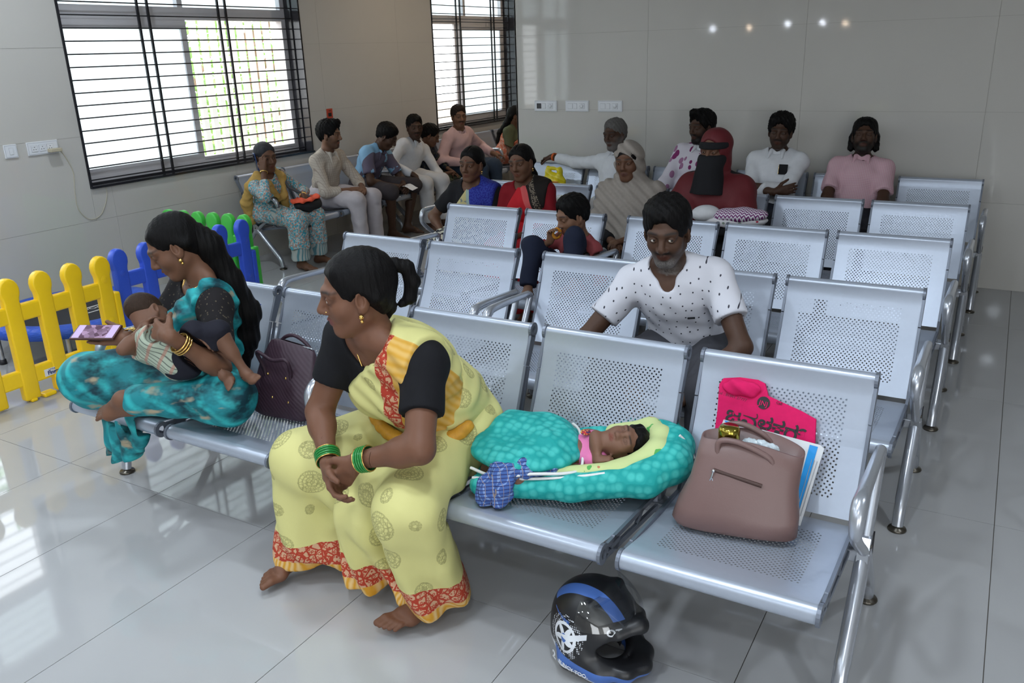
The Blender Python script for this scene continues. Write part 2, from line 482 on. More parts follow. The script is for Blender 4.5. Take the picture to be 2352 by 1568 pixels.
def side_plate():
    mb = MB(); x0, x1 = -.005, .005
    annulus(mb, (BT[0]+.002, BT[1]-.003), .0265, .0135, x0, x1)
    top = (BT[0]+.006, BT[1]-.022); mid = (BT[0]+.095, BT[1]-.205)
    bar(mb, top, (.108, .640), .034, .026, x0, x1)
    bar(mb, (.115, .640), (.212, .405), .009, .012, x0, x1)       # front strip along the panel
    bar(mb, (.094, .632), (.185, .392), .008, .010, x0, x1)      # rear strip, leaving a slot
    bar(mb, (.190, .43), (.205, .385), .036, .05, x0, x1)
    bar(mb, (.200, .405), (.262, .345), .040, .044, x0, x1)
    # seat side: two rails with cut-outs, ring at the front
    bar(mb, (.255, .372), (.687, .406), .014, .016, x0, x1)
    bar(mb, (.262, .322), (.698, .379), .016, .016, x0, x1)
    bar(mb, (.262, .37), (.268, .315), .03, .03, x0, x1)
    bar(mb, (.43, .385), (.47, .355), .014, .014, x0, x1)
    bar(mb, (.62, .400), (.64, .370), .05, .05, x0, x1)
    annulus(mb, (SF[0]+.002, SF[1]-.001), .030, .0145, x0, x1)
    return mb
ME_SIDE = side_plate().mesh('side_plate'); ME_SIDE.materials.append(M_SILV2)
def armrest():
    mb = MB()
    pts = [(.275, .345), (.150, .560), (.158, .590), (.19, .597), (.46, .612), (.525, .600), (.548, .555), (.515, .50), (.30, .345)]
    P = smooth_path([(0, -u, z) for u, z in fillet([Vector((p[0], p[1], 0)) for p in pts], .03, 3) for u, z in [(u, z)]] if False else [(0, -p[0], p[1]) for p in pts], 5)
    # flattened top: wider tube in the middle
    n = len(P); rs = []
    for i in range(n):
        t = i/(n-1); rs.append(.0155 + .0055*math.exp(-((t-.62)/.14)**2))
    mb.tube(P, rs, 12); return mb
ME_ARM = armrest().mesh('armrest'); ME_ARM.materials.append(M_TUBE)
def leg_front():
    mb = MB(); P = fillet([(0, -.285, .325), (0, -.520, .085), (0, -.532, .018)], .05, 5); mb.tube(P, [.0215]*2+[.020]*(len(P)-2), 12); return mb
def leg_rear():
    mb = MB(); P = fillet([(0, -.262, .325), (0, -.035, .085), (0, -.012, .018)], .05, 5); mb.tube(P, .0195, 12); return mb
ME_LF = leg_front().mesh('leg'); ME_LF.materials.append(M_TUBE)
ME_LR = leg_rear().mesh('leg'); ME_LR.materials.append(M_TUBE)
_b = MB(); _b.lathe([(.0005, .022), (.012, .021), (.014, .014), (.030, .010), (.033, .004), (.031, 0), (.0005, 0)], n=18); ME_FOOT = _b.mesh('foot'); ME_FOOT.materials.append(M_FOOT)
_b = MB(); _b.prism([(-.315, .300), (-.315, .352), (-.285, .378), (-.235, .378), (-.222, .352), (-.222, .300)], 0, -.015, .015)
_b.prism([(-.322, .296), (-.322, .302), (-.215, .302), (-.215, .296)], 0, -.017, .017); ME_BRK = _b.mesh('bracket'); ME_BRK.materials.append(M_CHROME)
_b = MB(); _b.lathe([(.0005, .0035), (.0055, .003), (.006, 0)], n=8, axis=0); ME_BOLT = _b.mesh('bolt'); ME_BOLT.materials.append(M_FOOT)
BENCHSUB = []      # solid volumes of the benches: soft bodies and cloth flatten against them
def bench(name, label, n, loc, rz=0., s=1., group=None):
    """origin: rear foot line; x to the left end of the row, seats towards -y"""
    t = thing(name, label, 'bench', loc, rz, group); t.scale = (s, s, s)
    Lg = n*PITCH+.06
    BENCHSUB.append((n, Lg, tuple(loc), rz, s))
    for i in range(n):
        cx = .03+PITCH*(i+.5)
        o = link('back_panel', ME_BACK, None, t); o.location = (cx, 0, 0)
        o = link('seat_panel', ME_SEAT, None, t); o.location = (cx, 0, 0)
        for sgn in (-1, 1):
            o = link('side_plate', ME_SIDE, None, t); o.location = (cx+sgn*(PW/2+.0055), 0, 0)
    b = MB(); b.box((.0, -.300, .302), (Lg, -.240, .338), .004); b.build('beam', M_TUBE, t)
    for x, sg in ((0.017, -1), (Lg-.017, 1)):
        o = link('armrest', ME_ARM, None, t); o.location = (x, 0, 0)
        for me, u in ((ME_LF, .532), (ME_LR, .012)):
            l = link('leg', me, None, t); l.location = (x, 0, 0)
            f_ = link('foot', ME_FOOT, None, l); f_.location = (0, -u, 0)
        o = link('bracket', ME_BRK, None, t); o.location = (x, 0, 0)
        q = link('bolt', ME_BOLT, None, o); q.location = (sg*.015, -.268, .345); q.scale = (sg, 1, 1)
        b = MB(); b.box((x-.006+sg*.024, -.318, .292), (x+.006+sg*.024, -.222, .375), .002) if False else b.box((x+sg*.015-.003, -.24, .30), (x+sg*.015+.003, -.222, .37)); b.build('end_cap', M_CAP, t)
    return t
ROWY = [2.52, 3.52, 4.49, 5.46, 6.49]
LEGR = [-.190, -.158, -.132, -.108, -.080]
RL = 3*PITCH+.06; LL = 2*PITCH+.06
ORD = ['first', 'second', 'third', 'fourth']
RX = [x+.005-RL for x in LEGR]; LX = [-3.167, -3.135, -3.109, -3.085, -3.057]
_lab3 = ['three-seat perforated steel bench holding the brown tote bag and turquoise baby nest',
         'three-seat perforated steel bench where the man in white dotted t-shirt sits',
         'empty three-seat perforated steel bench directly behind the man in white dotted t-shirt',
         'three-seat perforated steel bench where the woman in black face veil sits',
         'three-seat perforated steel bench against the back wall under men in shirts']
_lab2 = ['two-seat perforated steel bench carrying the teal sari woman and purple handbag',
         'empty two-seat perforated steel bench just behind the yellow sari woman',
         'two-seat perforated steel bench where the boy with the orange ring sits',
         'three-seat perforated steel bench under the women in blue and red saris',
         'three-seat perforated steel bench with yellow plastic bag on the back row']
for r in range(5):
    bench('waiting_bench', _lab3[r], 3, (RX[r], ROWY[r], 0), 0, 1, 'rows of steel waiting benches')
    n_ = 3 if r > 2 else 2
    bench('waiting_bench', _lab2[r], n_, (LX[r]-(PITCH if n_ == 3 else 0), ROWY[r], 0), 0, 1, 'rows of steel waiting benches')
# benches along the left wall face into the room
WB = .97
for k, (yy, lab) in enumerate(((4.99, 'three-seat steel bench along the window wall, holding the woman on the phone'),
                               (6.80, 'three-seat steel bench along the window wall, holding the man in pink shirt'),
                               (8.62, 'three-seat steel bench at the far end of the window wall, beside woman in green blouse'))):
    bench('waiting_bench', lab, 3, (-5.695, yy, 0), PI/2, WB, 'steel benches along the window wall')
# ================================================================ implicit surfaces for people and soft things
def _v(p): return np.array(p, dtype=np.float32)
class Sdf:
    def __init__(s): s.P = []; s.cuts = []; s.warp = None
    def cap(s, a, b, ra, rb=None, k=.02, tag='', flat=(0, 0), sub=False, sq=None):
        s.P.append(dict(t='c', a=_v(a), b=_v(b), ra=ra, rb=ra if rb is None else rb, k=k, tag=tag, flat=flat, sub=sub)); return s
    def ell(s, c, r, R=None, k=.02, tag='', sub=False):
        r = r if hasattr(r, '__len__') else (r, r, r)
        s.P.append(dict(t='e', c=_v(c), r=_v(r), R=None if R is None else np.array(R, dtype=np.float32), k=k, tag=tag, sub=sub)); return s
    def box(s, c, h, R, k=.004, sub=False):
        s.P.append(dict(t='b', c=_v(c), r=_v(h), R=np.array(R, dtype=np.float32), k=k, tag='', sub=sub)); return s
    def press(s, other, inflate=0., tags=None, k=.004):
        """flatten this shape where it touches another one"""
        for p in other.P:
            if p['sub'] or (tags and p['tag'] not in tags): continue
            q = dict(p); q['sub'] = True; q['k'] = k; q['late'] = True; q['tag'] = ''
            if q['t'] == 'c': q['ra'] = q['ra']+inflate; q['rb'] = q['rb']+inflate
            else: q['r'] = q['r']+inflate
            s.P.append(q)
        return s
    def chain(s, pts, rs, k=.02, tag=''):
        for i in range(len(pts)-1): s.cap(pts[i], pts[i+1], rs[i], rs[i+1], k, tag)
        return s
    def cut(s, n, p, k=.004):
        """keep the side opposite to n"""
        n = _v(n); n = n/np.linalg.norm(n); s.cuts.append((n, float(n @ _v(p)), k)); return s
    def pick(s, tags, inflate=0., scale=1., k=None):
        o = Sdf()
        for p in s.P:
            if p['tag'] in tags and not p['sub']:
                q = dict(p)
                if q['t'] == 'c': q['ra'] = q['ra']*scale+inflate; q['rb'] = q['rb']*scale+inflate
                else: q['r'] = q['r']*scale+inflate
                if k: q['k'] = k
                o.P.append(q)
        return o
    def bounds(s, pad=.03):
        lo = np.full(3, 1e9); hi = -lo
        for p in s.P:
            if p['sub']: continue
            if p['t'] == 'c':
                r = max(p['ra'], p['rb']); pts = (p['a'], p['b'])
            else: r = float(max(p['r'])); pts = (p['c'],)
            for q in pts: lo = np.minimum(lo, q-r); hi = np.maximum(hi, q+r)
        return lo-pad, hi+pad
    def field(s, lo, hi, res):
        n = np.maximum(np.ceil((hi-lo)/res).astype(int)+1, 3)
        ax = [(lo[i]+res*np.arange(n[i])).astype(np.float32) for i in range(3)]
        F = np.full(n, .2, np.float32)
        warped = s.warp is None
        for p in sorted(s.P, key=lambda q_: bool(q_.get('late'))):
            if p.get('late') and not warped:
                F = F+s.warp(ax[0][:, None, None], ax[1][None, :, None], ax[2][None, None, :]); warped = True
            k = p['k']; m = k+2.5*res+.01
            if p['t'] == 'c':
                r = max(p['ra'], p['rb']); a0 = np.minimum(p['a'], p['b'])-r-m; a1 = np.maximum(p['a'], p['b'])+r+m
            else:
                r = float(np.linalg.norm(p['r'])) if p['t'] == 'b' else float(max(p['r'])); a0 = p['c']-r-m; a1 = p['c']+r+m
            i0 = np.clip(np.floor((a0-lo)/res).astype(int), 0, n); i1 = np.clip(np.ceil((a1-lo)/res).astype(int)+1, 0, n)
            if (i1 <= i0).any(): continue
            X = ax[0][i0[0]:i1[0], None, None]; Y = ax[1][None, i0[1]:i1[1], None]; Z = ax[2][None, None, i0[2]:i1[2]]
            if p['t'] == 'c':
                a, b = p['a'], p['b']; d = b-a; L2 = float(d @ d)+1e-12
                dx, dy, dz = X-a[0], Y-a[1], Z-a[2]
                tt = (dx*d[0]+dy*d[1]+dz*d[2])/L2
                t = np.clip(tt, 0, 1)
                D = np.sqrt((dx-t*d[0])**2+(dy-t*d[1])**2+(dz-t*d[2])**2)-(p['ra']+(p['rb']-p['ra'])*t)
                if p['flat'][0] or p['flat'][1]:
                    tu = np.clip(tt, -1 if p['flat'][0] else 0, 2 if p['flat'][1] else 1)
                    D = np.sqrt((dx-tu*d[0])**2+(dy-tu*d[1])**2+(dz-tu*d[2])**2)-(p['ra']+(p['rb']-p['ra'])*t)
                    L = math.sqrt(L2)
                    if p['flat'][0]: D = np.maximum(D, -tt*L)
                    if p['flat'][1]: D = np.maximum(D, (tt-1)*L)
            else:
                dx, dy, dz = X-p['c'][0], Y-p['c'][1], Z-p['c'][2]
                if p['R'] is not None:
                    R = p['R']  # columns are the ellipsoid's axes
                    dx, dy, dz = (dx*R[0, 0]+dy*R[1, 0]+dz*R[2, 0], dx*R[0, 1]+dy*R[1, 1]+dz*R[2, 1], dx*R[0, 2]+dy*R[1, 2]+dz*R[2, 2])
                r = p['r']
                if p['t'] == 'b':
                    qx, qy, qz = np.abs(dx)-r[0], np.abs(dy)-r[1], np.abs(dz)-r[2]
                    D = np.sqrt(np.maximum(qx, 0)**2+np.maximum(qy, 0)**2+np.maximum(qz, 0)**2)+np.minimum(np.maximum(np.maximum(qx, qy), qz), 0)
                else: pass
                k0 = np.sqrt((dx/r[0])**2+(dy/r[1])**2+(dz/r[2])**2); k1 = np.sqrt((dx/r[0]**2)**2+(dy/r[1]**2)**2+(dz/r[2]**2)**2)+1e-9
                if p['t'] != 'b': D = k0*(k0-1)/k1
            sl = (slice(i0[0], i1[0]), slice(i0[1], i1[1]), slice(i0[2], i1[2]))
            G = F[sl]
            if p['sub']:
                h = np.clip(.5-.5*(G+D)/k, 0, 1); F[sl] = G*(1-h)-D*h+k*h*(1-h)
            else:
                h = np.clip(.5+.5*(G-D)/k, 0, 1); F[sl] = G*(1-h)+D*h-k*h*(1-h)
        X = ax[0][:, None, None]; Y = ax[1][None, :, None]; Z = ax[2][None, None, :]
        if not warped: F = F+s.warp(X, Y, Z)
        for nn, c, k in s.cuts:
            D = (X*nn[0]+Y*nn[1]+Z*nn[2]-c).astype(np.float32)
            h = np.clip(.5+.5*(D-F)/k, 0, 1); F = F*(1-h)+D*h+k*h*(1-h)
        return F
    def surf(s, res, fine=()):
        """surface nets; fine = [(lo, hi, res)] boxes that are meshed finer"""
        lo, hi = s.bounds()
        V, Q = nets(s.field(lo, hi, res), lo, res)
        for (a, b, r2) in fine:
            a, b = np.array(a), np.array(b)
            c = V[Q].mean(1) if len(Q) else np.zeros((0, 3))
            Q = Q[~(((c > a) & (c < b)).all(1))]
            l2 = np.maximum(lo, a-3*r2); h2 = np.minimum(hi, b+3*r2)
            if (h2 <= l2).any(): continue
            V2, Q2 = nets(s.field(l2, h2, r2), l2, r2)
            c = V2[Q2].mean(1) if len(Q2) else np.zeros((0, 3))
            Q2 = Q2[((c > a-r2) & (c < b+r2)).all(1)]
            Q = np.concatenate([Q, Q2+len(V)]); V = np.concatenate([V, V2])
        used = np.zeros(len(V), bool); used[Q.ravel()] = True
        ren = np.cumsum(used)-1
        return V[used], ren[Q]
_CO = np.array([(i, j, k) for i in (0, 1) for j in (0, 1) for k in (0, 1)])
_ED = [(a, b) for a in range(8) for b in range(a+1, 8) if np.abs(_CO[a]-_CO[b]).sum() == 1]
def nets(F, org, res):
    S = F < 0
    n = np.array(F.shape)
    cnt = np.zeros(n-1, np.int8)
    for c in _CO: cnt += S[c[0]:n[0]-1+c[0], c[1]:n[1]-1+c[1], c[2]:n[2]-1+c[2]]
    act = np.argwhere((cnt > 0) & (cnt < 8))
    if not len(act): return np.zeros((0, 3)), np.zeros((0, 4), int)
    idx = np.full(n-1, -1, np.int64); idx[tuple(act.T)] = np.arange(len(act))
    f8 = np.stack([F[act[:, 0]+c[0], act[:, 1]+c[1], act[:, 2]+c[2]] for c in _CO], 1)
    pos = np.zeros((len(act), 3)); num = np.zeros(len(act))
    for a, b in _ED:
        fa, fb = f8[:, a], f8[:, b]; m = (fa < 0) != (fb < 0)
        t = np.where(m, fa/np.where(m, fa-fb, 1), 0)
        p = _CO[a]+t[:, None]*(_CO[b]-_CO[a]); pos += np.where(m[:, None], p, 0); num += m
    V = org+(act+pos/num[:, None])*res
    Q = []
    for ax in range(3):
        u, w_ = (ax+1) % 3, (ax+2) % 3
        sl0 = [slice(None)]*3; sl1 = [slice(None)]*3
        sl0[ax] = slice(0, -1); sl1[ax] = slice(1, None)
        m = S[tuple(sl0)] != S[tuple(sl1)]
        e = np.argwhere(m)
        ok = (e[:, u] > 0) & (e[:, w_] > 0) & (e[:, u] < n[u]-1) & (e[:, w_] < n[w_]-1); e = e[ok]
        ins = S[tuple(e.T)]
        def cell(du, dw):
            q = e.copy(); q[:, u] -= du; q[:, w_] -= dw; return idx[tuple(q.T)]
        q = np.stack([cell(1, 1), cell(0, 1), cell(0, 0), cell(1, 0)], 1)
        q[~ins] = q[~ins][:, ::-1]
        Q.append(q)
    Q = np.concatenate(Q); Q = Q[(Q >= 0).all(1)]
    return V, Q
def relax(V, Q, it=1, w_=.5):
    e = np.concatenate([Q[:, [0, 1]], Q[:, [1, 2]], Q[:, [2, 3]], Q[:, [3, 0]]]); e = np.concatenate([e, e[:, ::-1]])
    for _ in range(it):
        acc = np.zeros_like(V); c = np.bincount(e[:, 0], minlength=len(V)).astype(float)
        for i in range(3): acc[:, i] = np.bincount(e[:, 0], weights=V[e[:, 1], i], minlength=len(V))
        V = V*(1-w_)+w_*acc/np.maximum(c, 1)[:, None]
    return V
def npmesh(name, V, Q, smooth=True, cols=None, vecs=None):
    me = bpy.data.meshes.new(name)
    V = np.ascontiguousarray(V, dtype=np.float32); Q = np.ascontiguousarray(Q, dtype=np.int32); k = Q.shape[1]
    me.vertices.add(len(V)); me.vertices.foreach_set('co', V.ravel())
    me.loops.add(Q.size); me.loops.foreach_set('vertex_index', Q.ravel())
    me.polygons.add(len(Q)); me.polygons.foreach_set('loop_start', np.arange(0, Q.size, k, dtype=np.int32))
    me.polygons.foreach_set('loop_total', np.full(len(Q), k, np.int32))
    me.update(calc_edges=True); me.validate()
    if smooth: me.polygons.foreach_set('use_smooth', np.ones(len(me.polygons), bool))
    for nm, c in (cols or {}).items():
        a = me.attributes.new(nm, 'FLOAT_COLOR', 'POINT'); c4 = np.ones((len(V), 4), np.float32); c4[:, :3] = c; a.data.foreach_set('color', c4.ravel())
    for nm, c in (vecs or {}).items():
        a = me.attributes.new(nm, 'FLOAT_VECTOR', 'POINT'); a.data.foreach_set('vector', np.ascontiguousarray(c, np.float32).ravel())
    return me
_BS = []
def bench_subs():
    if _BS: return _BS
    ARM = [(.275, .345), (.150, .560), (.158, .590), (.19, .597), (.46, .612), (.525, .600), (.548, .555), (.515, .50), (.30, .345)]
    for n, Lg, loc, rz, sc in BENCHSUB:
        c_, s_ = math.cos(rz), math.sin(rz); Rz = np.array([[c_, -s_, 0], [s_, c_, 0], [0, 0, 1]]); W = lambda p: np.array(loc)+Rz @ (np.array(p, float)*sc)
        def slab(a, b, th, up):
            a = np.array((0, -a[0], a[1])); b = np.array((0, -b[0], b[1])); d = b-a; L = np.linalg.norm(d); d = d/L; x = np.array((1., 0, 0)); nn = np.cross(x, d); nn = nn*(1 if nn @ np.array(up) > 0 else -1)
            m = (a+b)/2-nn*(th/2-.002); K = Sdf(); K.box(W(m+x*Lg/2), np.array((Lg/2-.03, L/2, th/2))*sc, Rz @ np.stack([x, d, nn], 1), .004, True); K.P[0]['late'] = True; _BS.append(K.P[0])
        slab((.20, .372), (.742, .430), .075, (0, 0, 1)); slab((.262, .385), (.068, .785), .045, (0, -1, .4))
        for x in (.017, Lg-.017):
            K = Sdf(); K.chain([W((x, -u, z)) for u, z in ARM], [.029*sc]*len(ARM), .004)
            for p in K.P: p['sub'] = True; p['late'] = True; _BS.append(p)
    return _BS
def pressed(sdf):
    lo, hi = sdf.bounds(); out = Sdf(); out.P = list(sdf.P); out.cuts = sdf.cuts; out.warp = sdf.warp
    for p in bench_subs():
        r = float(np.linalg.norm(p['r'])) if p['t'] == 'b' else p['ra']; pts = (p['c'],) if p['t'] == 'b' else (p['a'], p['b'])
        if (np.min(pts, 0)-r < hi).all() and (np.max(pts, 0)+r > lo).all(): out.P.append(p)
    return out
def sdf_obj(name, sdf, res, m, parent, fine=(), org=None, it=1, colf=None, frame=None, label=None):
    """org: world position of the parent (meshes are stored relative to it); frame: (origin, 3x3) for attribute 'loc'"""
    sdf = pressed(sdf)
    V, Q = sdf.surf(res, fine)
    if it: V = relax(V, Q, it, .4)
    cols = {'Col': colf(V)} if colf else None
    vecs = {'loc': (V-_v(frame[0])) @ np.array(frame[1])} if frame is not None else None
    o_ = np.array(org if org is not None else (0, 0, 0))
    return link(name, npmesh(name, V-o_, Q, True, cols, vecs), m, parent, label)
# ================================================================ people
def rot(ax, deg):
    a = math.radians(deg); c, s = math.cos(a), math.sin(a)
    if ax == 'x': return np.array([[1, 0, 0], [0, c, -s], [0, s, c]])
    if ax == 'y': return np.array([[c, 0, s], [0, 1, 0], [-s, 0, c]])
    return np.array([[c, -s, 0], [s, c, 0], [0, 0, 1]])
def unit(v): v = np.array(v, float); return v/(np.linalg.norm(v)+1e-9)
def ik(a, t, l1, l2, hint):
    a = np.array(a, float); t = np.array(t, float); d = t-a; D = np.linalg.norm(d); m = l1+l2-.004
    if D > m: t = a+d/D*m; d = t-a; D = m
    D = max(D, abs(l1-l2)+.01)
    u = d/np.linalg.norm(d); x = (D*D+l1*l1-l2*l2)/(2*D); h = math.sqrt(max(l1*l1-x*x, 0))
    p = np.array(hint, float); p = p-u*(p @ u); p = unit(p)
    return a+u*x+p*h, t
def skin_mat():
    if 'skin' in _M: return _M['skin']
    m = mat('skin', (.3, .18, .12), .52, 0, .28); t = NT(m)
    nz = t.noise(55, t.coord(), 4, .6); c = t.attr('Col')
    mx = t.n('Mix', data_type='RGBA', blend_type='MULTIPLY'); mx.inputs[0].default_value = .25
    t.l(c, mx.inputs[6]); t.l(nz.outputs[0], mx.inputs[7])
    mx2 = t.n('Mix', data_type='RGBA', blend_type='MIX'); mx2.inputs[0].default_value = .7
    t.l(mx.outputs[2], mx2.inputs[6]); t.l(c, mx2.inputs[7]); t.base(mx2.outputs[2])
    t.bump(t.noise(260, t.coord(), 3).outputs[0], .06, .003)
    return m
def hair_mat(name='black_hair', col=(.0045, .004, .004), rough=.40, axis=(1, 1, .12)):
    if name in _M: return _M[name]
    m = mat(name, col, .52, 0, .10); t = NT(m)
    nz = t.noise(130, t.mapping(t.coord(), axis), 4, .6)
    t.base(t.mix(nz.outputs[0], tuple(c*.6 for c in col), tuple(min(1, c*1.7) for c in col)))
    t.bump(nz.outputs[0], .55, .006)
    return m
def eye_mat():
    if 'eyeball' in _M: return _M['eyeball']
    m = mat('eyeball', (.8, .78, .74), .12); t = NT(m)
    s = t.sep(t.coord('Object')); r = t.math('SQRT', t.math('ADD', t.math('POWER', s[1], 2.), t.math('POWER', s[2], 2.)))
    front = t.math('GREATER_THAN', s[0], 0.)
    iris = t.math('MULTIPLY', t.math('LESS_THAN', r, .0056), front); pup = t.math('MULTIPLY', t.math('LESS_THAN', r, .0026), front)
    c = t.mix(iris, (.55, .52, .48), (.028, .014, .008)); t.base(t.mix(pup, c, (.003, .003, .003)))
    return m
class Human:
    def __init__(s, label, base, face, H=1.6, g=1., skin=(.17, .085, .05), sex='m', lean=0, slouch=0, side=0, twist=0,
                 head=(0, 0, 0), arms=None, legs=None, hs=None, res=.011, hres=.0045, fine_hands=None, category='person', group=None,
                 lips=None, brow=1., beard=None, face_k=1., kid=0, gaze=(0, 0), bare_toes=False, shoulder=1., belly=0., name='person', bust=1., lids=.22, hipscale=1., headw=None, bow=0., front=None, armlen=1., chin=None, headR=None, touch=()):
        s.touch = touch
        s.chin = chin
        s.sc = sc = H/1.65; s.g = g; s.base = np.array(base, float); s.sex = sex; s.skin = np.array(skin); s.res = res; s.hres = hres
        s.B = rot('z', face); B = s.B; s.S = Sdf(); S = s.S; s.fine = []
        s.beard = beard; s.lips = lips; s.brow = brow
        T0 = B @ rot('y', lean); T1 = B @ rot('z', twist) @ rot('x', side) @ rot('y', lean+slouch); s.T0, s.T1 = T0, T1
        s.Hd = Hd = B @ rot('z', head[0]) @ rot('y', head[1]) @ rot('x', head[2])
        if headR is not None: s.Hd = Hd = np.array(headR)
        hs = s.hs = hs or (.93+.07*sc if not kid else .9)
        P = lambda q: s.base+B @ (np.array(q, float)*sc)
        s.pel = pel = P((0, 0, .10)); waist = pel+T0 @ np.array((0, 0, .165))*sc; chest = waist+T1 @ np.array((.005, 0, .15))*sc
        neck = chest+T1 @ np.array((-.012, 0, .165))*sc
        if headw is not None:
            neck = np.array(headw, float)-Hd @ np.array((.026, 0, .126))*hs-np.array((0, 0, .036))*sc
            zz = unit(neck-pel); ff = B @ rot('z', twist)[:, 0] if front is None else np.array(front, float); ff = unit(ff-zz*(ff @ zz)); T1 = T0 = np.stack([ff, np.cross(zz, ff), zz], 1); s.T0, s.T1 = T0, T1
            L_ = np.linalg.norm(neck-pel); waist = pel+zz*L_*.34-ff*bow*.8; chest = pel+zz*L_*.655-ff*bow
            if bow:
                z1 = unit(neck-chest); f1 = unit(ff-z1*(ff @ z1)); T1 = s.T1 = np.stack([f1, np.cross(z1, f1), z1], 1)
        s.waist, s.chest, s.neck = waist, chest, neck
        sw = .158*shoulder
        s.sh = {d: neck+T1 @ np.array((.0, sg*sw, -.050))*sc for d, sg in (('L', 1), ('R', -1))}
        s.hc = hc = neck+Hd @ np.array((.026, 0, .126))*hs+np.array((0, 0, .036))*sc
        f = sc*g
        # torso
        S.ell(pel+T0 @ np.array((-.005, 0, -.005))*sc, (.118*f, .165*f*hipscale, .105*sc), T0, .04, 'hip')
        S.ell(waist+T0 @ np.array((belly*.4, 0, -.01))*sc, ((.100+belly)*f, .138*f, .12*sc), T0, .05, 'torso')
        S.ell(chest+T1 @ np.array((0, 0, .01))*sc, (.105*f, .150*f, .135*sc), T1, .05, 'torso')
        S.cap(s.sh['L']+T1 @ np.array((-.005, -.03, -.005))*sc, s.sh['R']+T1 @ np.array((-.005, .03, -.005))*sc, .057*f, None, .04, 'torso')
        for d, sg in (('L', 1), ('R', -1)):
            S.cap(neck+T1 @ np.array((-.01, sg*.02, .03))*sc, s.sh[d]+T1 @ np.array((-.012, -sg*.03, .022))*sc, .036*f, .034*f, .03, 'torso')
            if sex == 'f':
                S.ell(chest+T1 @ np.array((.075*g, sg*.062, -.005))*sc, np.array((.062, .066, .062))*f*bust, T1, .035, 'torso')
        S.cap(neck+T1 @ np.array((-.008, 0, -.02))*sc, hc+Hd @ np.array((-.022, 0, -.055))*hs, .052*sc*(.9+.1*g), .049*hs, .025, 'neck')
        # legs
        s.knee, s.ank = {}, {}; legs = legs or {}
        for d, sg in (('L', 1), ('R', -1)):
            lg = legs.get(d, {})
            hip = pel+B @ np.array((.015, sg*.085*hipscale, -.012))*sc
            an = lg.get('ankle'); an = (s.base+B @ np.array(an, float)) if an is not None else s.base+B @ np.array((.40*sc, sg*.11, -(s.base[2]-.075)))
            if 'w' in lg: an = np.array(lg['w'], float)
            hint = B @ np.array(lg.get('hint', (1, sg*.1, .6)), float)
            kn, an = ik(hip, an, .415*sc, .40*sc, hint); s.knee[d], s.ank[d] = kn, an
            S.cap(hip, kn, .080*f, .054*f, .035, 'thigh'+d)
            S.cap(kn, an, .050*f, .034*sc, .025, 'shin'+d)
            cb = np.cross(unit(an-kn), B[:, 1]); cb = cb*(-1 if cb @ B[:, 0] > 0 else 1); S.cap(kn*.84+an*.16+cb*.008*sc, kn*.55+an*.45+cb*.012*sc, .044*f, .040*f, .03, 'shin'+d)
            fd = lg.get('foot', (1, sg*.18, 0)); fd = unit(B @ np.array(fd, float)); up = lg.get('fup'); up = np.array((0, 0, 1.)) if up is None else unit(B @ np.array(up, float))
            fd = unit(fd-up*(fd @ up)); sd = np.cross(up, fd)*sg   # towards the little toe
            fl = an-up*.062*sc; s.__dict__.setdefault('ft', {})[d] = (fl, fd, sd, up)
            S.ell(an-fd*.022*sc-up*.034*sc, np.array((.036, .030, .030))*sc, np.stack([fd, np.cross(up, fd), up], 1), .02, 'foot')
            S.cap(an+up*.0-fd*.0, fl+fd*.10*sc+up*.028*sc, .033*sc, .022*sc, .025, 'foot')
            S.cap(fl+fd*.105*sc+up*.020*sc-sd*.020*sc, fl+fd*.085*sc+up*.018*sc+sd*.026*sc, .020*sc, .018*sc, .02, 'foot')
            S.cap(an-fd*.03*sc-up*.045*sc+sd*.006, fl+fd*.09*sc+up*.018*sc+sd*.022*sc, .022*sc, .018*sc, .025, 'foot')
            for i in range(5):
                o = -.030+.0148*i; ln = (.170, .168, .160, .150, .138)[i]; r = (.0125, .0095, .009, .0085, .008)[i]
                b0 = fl+fd*(.115-.004*i)*sc+sd*o*sc+up*.015*sc; b1 = fl+fd*(ln+.01)*sc+sd*(o*1.12)*sc+up*.010*sc
                S.cap(b0, b0*.45+b1*.55+up*.006*sc, r*sc, None, .008, 'foot'); S.cap(b0*.45+b1*.55+up*.005*sc, b1, r*sc, r*.92*sc, .006, 'foot')
            if bare_toes:
                c = fl+fd*.10*sc; s.fine.append((c-.11*sc, c+.11*sc, .0038))
        # arms
        s.elb, s.wri = {}, {}; arms = arms or {}
        for d, sg in (('L', 1), ('R', -1)):
            ar = arms.get(d, {}); sh = s.sh[d]
            wr = ar.get('wrist'); wr = np.array(ar['w'], float) if 'w' in ar else s.base+B @ np.array(wr if wr is not None else (.30*sc, sg*.13, .14), float)
            hint = B @ np.array(ar.get('hint', (-.5, sg*.7, -.6)), float)
            el, wr = ik(sh, wr, .285*sc*armlen, .245*sc*armlen, hint); s.elb[d], s.wri[d] = el, wr
            S.ell(sh, np.array((.048, .048, .050))*f, T1, .035, 'uarm'+d)
            S.cap(sh, el, .046*f, .036*f, .03, 'uarm'+d)
            S.cap(el, wr, .037*f, .0245*sc, .02, 'farm'+d)
            S.ell(el*.72+wr*.28, np.array((.033, .033, .036))*f, None, .03, 'farm'+d)
            hd = ar.get('dir'); hd = unit(B @ np.array(hd, float)) if hd is not None else unit(wr-el)
            pn = ar.get('palm', (0, 0, -1)); pn = unit(B @ np.array(pn, float))
            s.hand(d, wr, hd, pn, ar.get('curl', 25), ar.get('spread', 1.), ar.get('thumb', 30), ar.get('hscale', 1.))
        # head
        h = s.h = lambda *q: hc+Hd @ (np.array(q, float)*hs)
        kf = face_k
        S.ell(h(-.014, 0, .034), np.array((.094, .074, .084))*hs, Hd, .03, 'head')
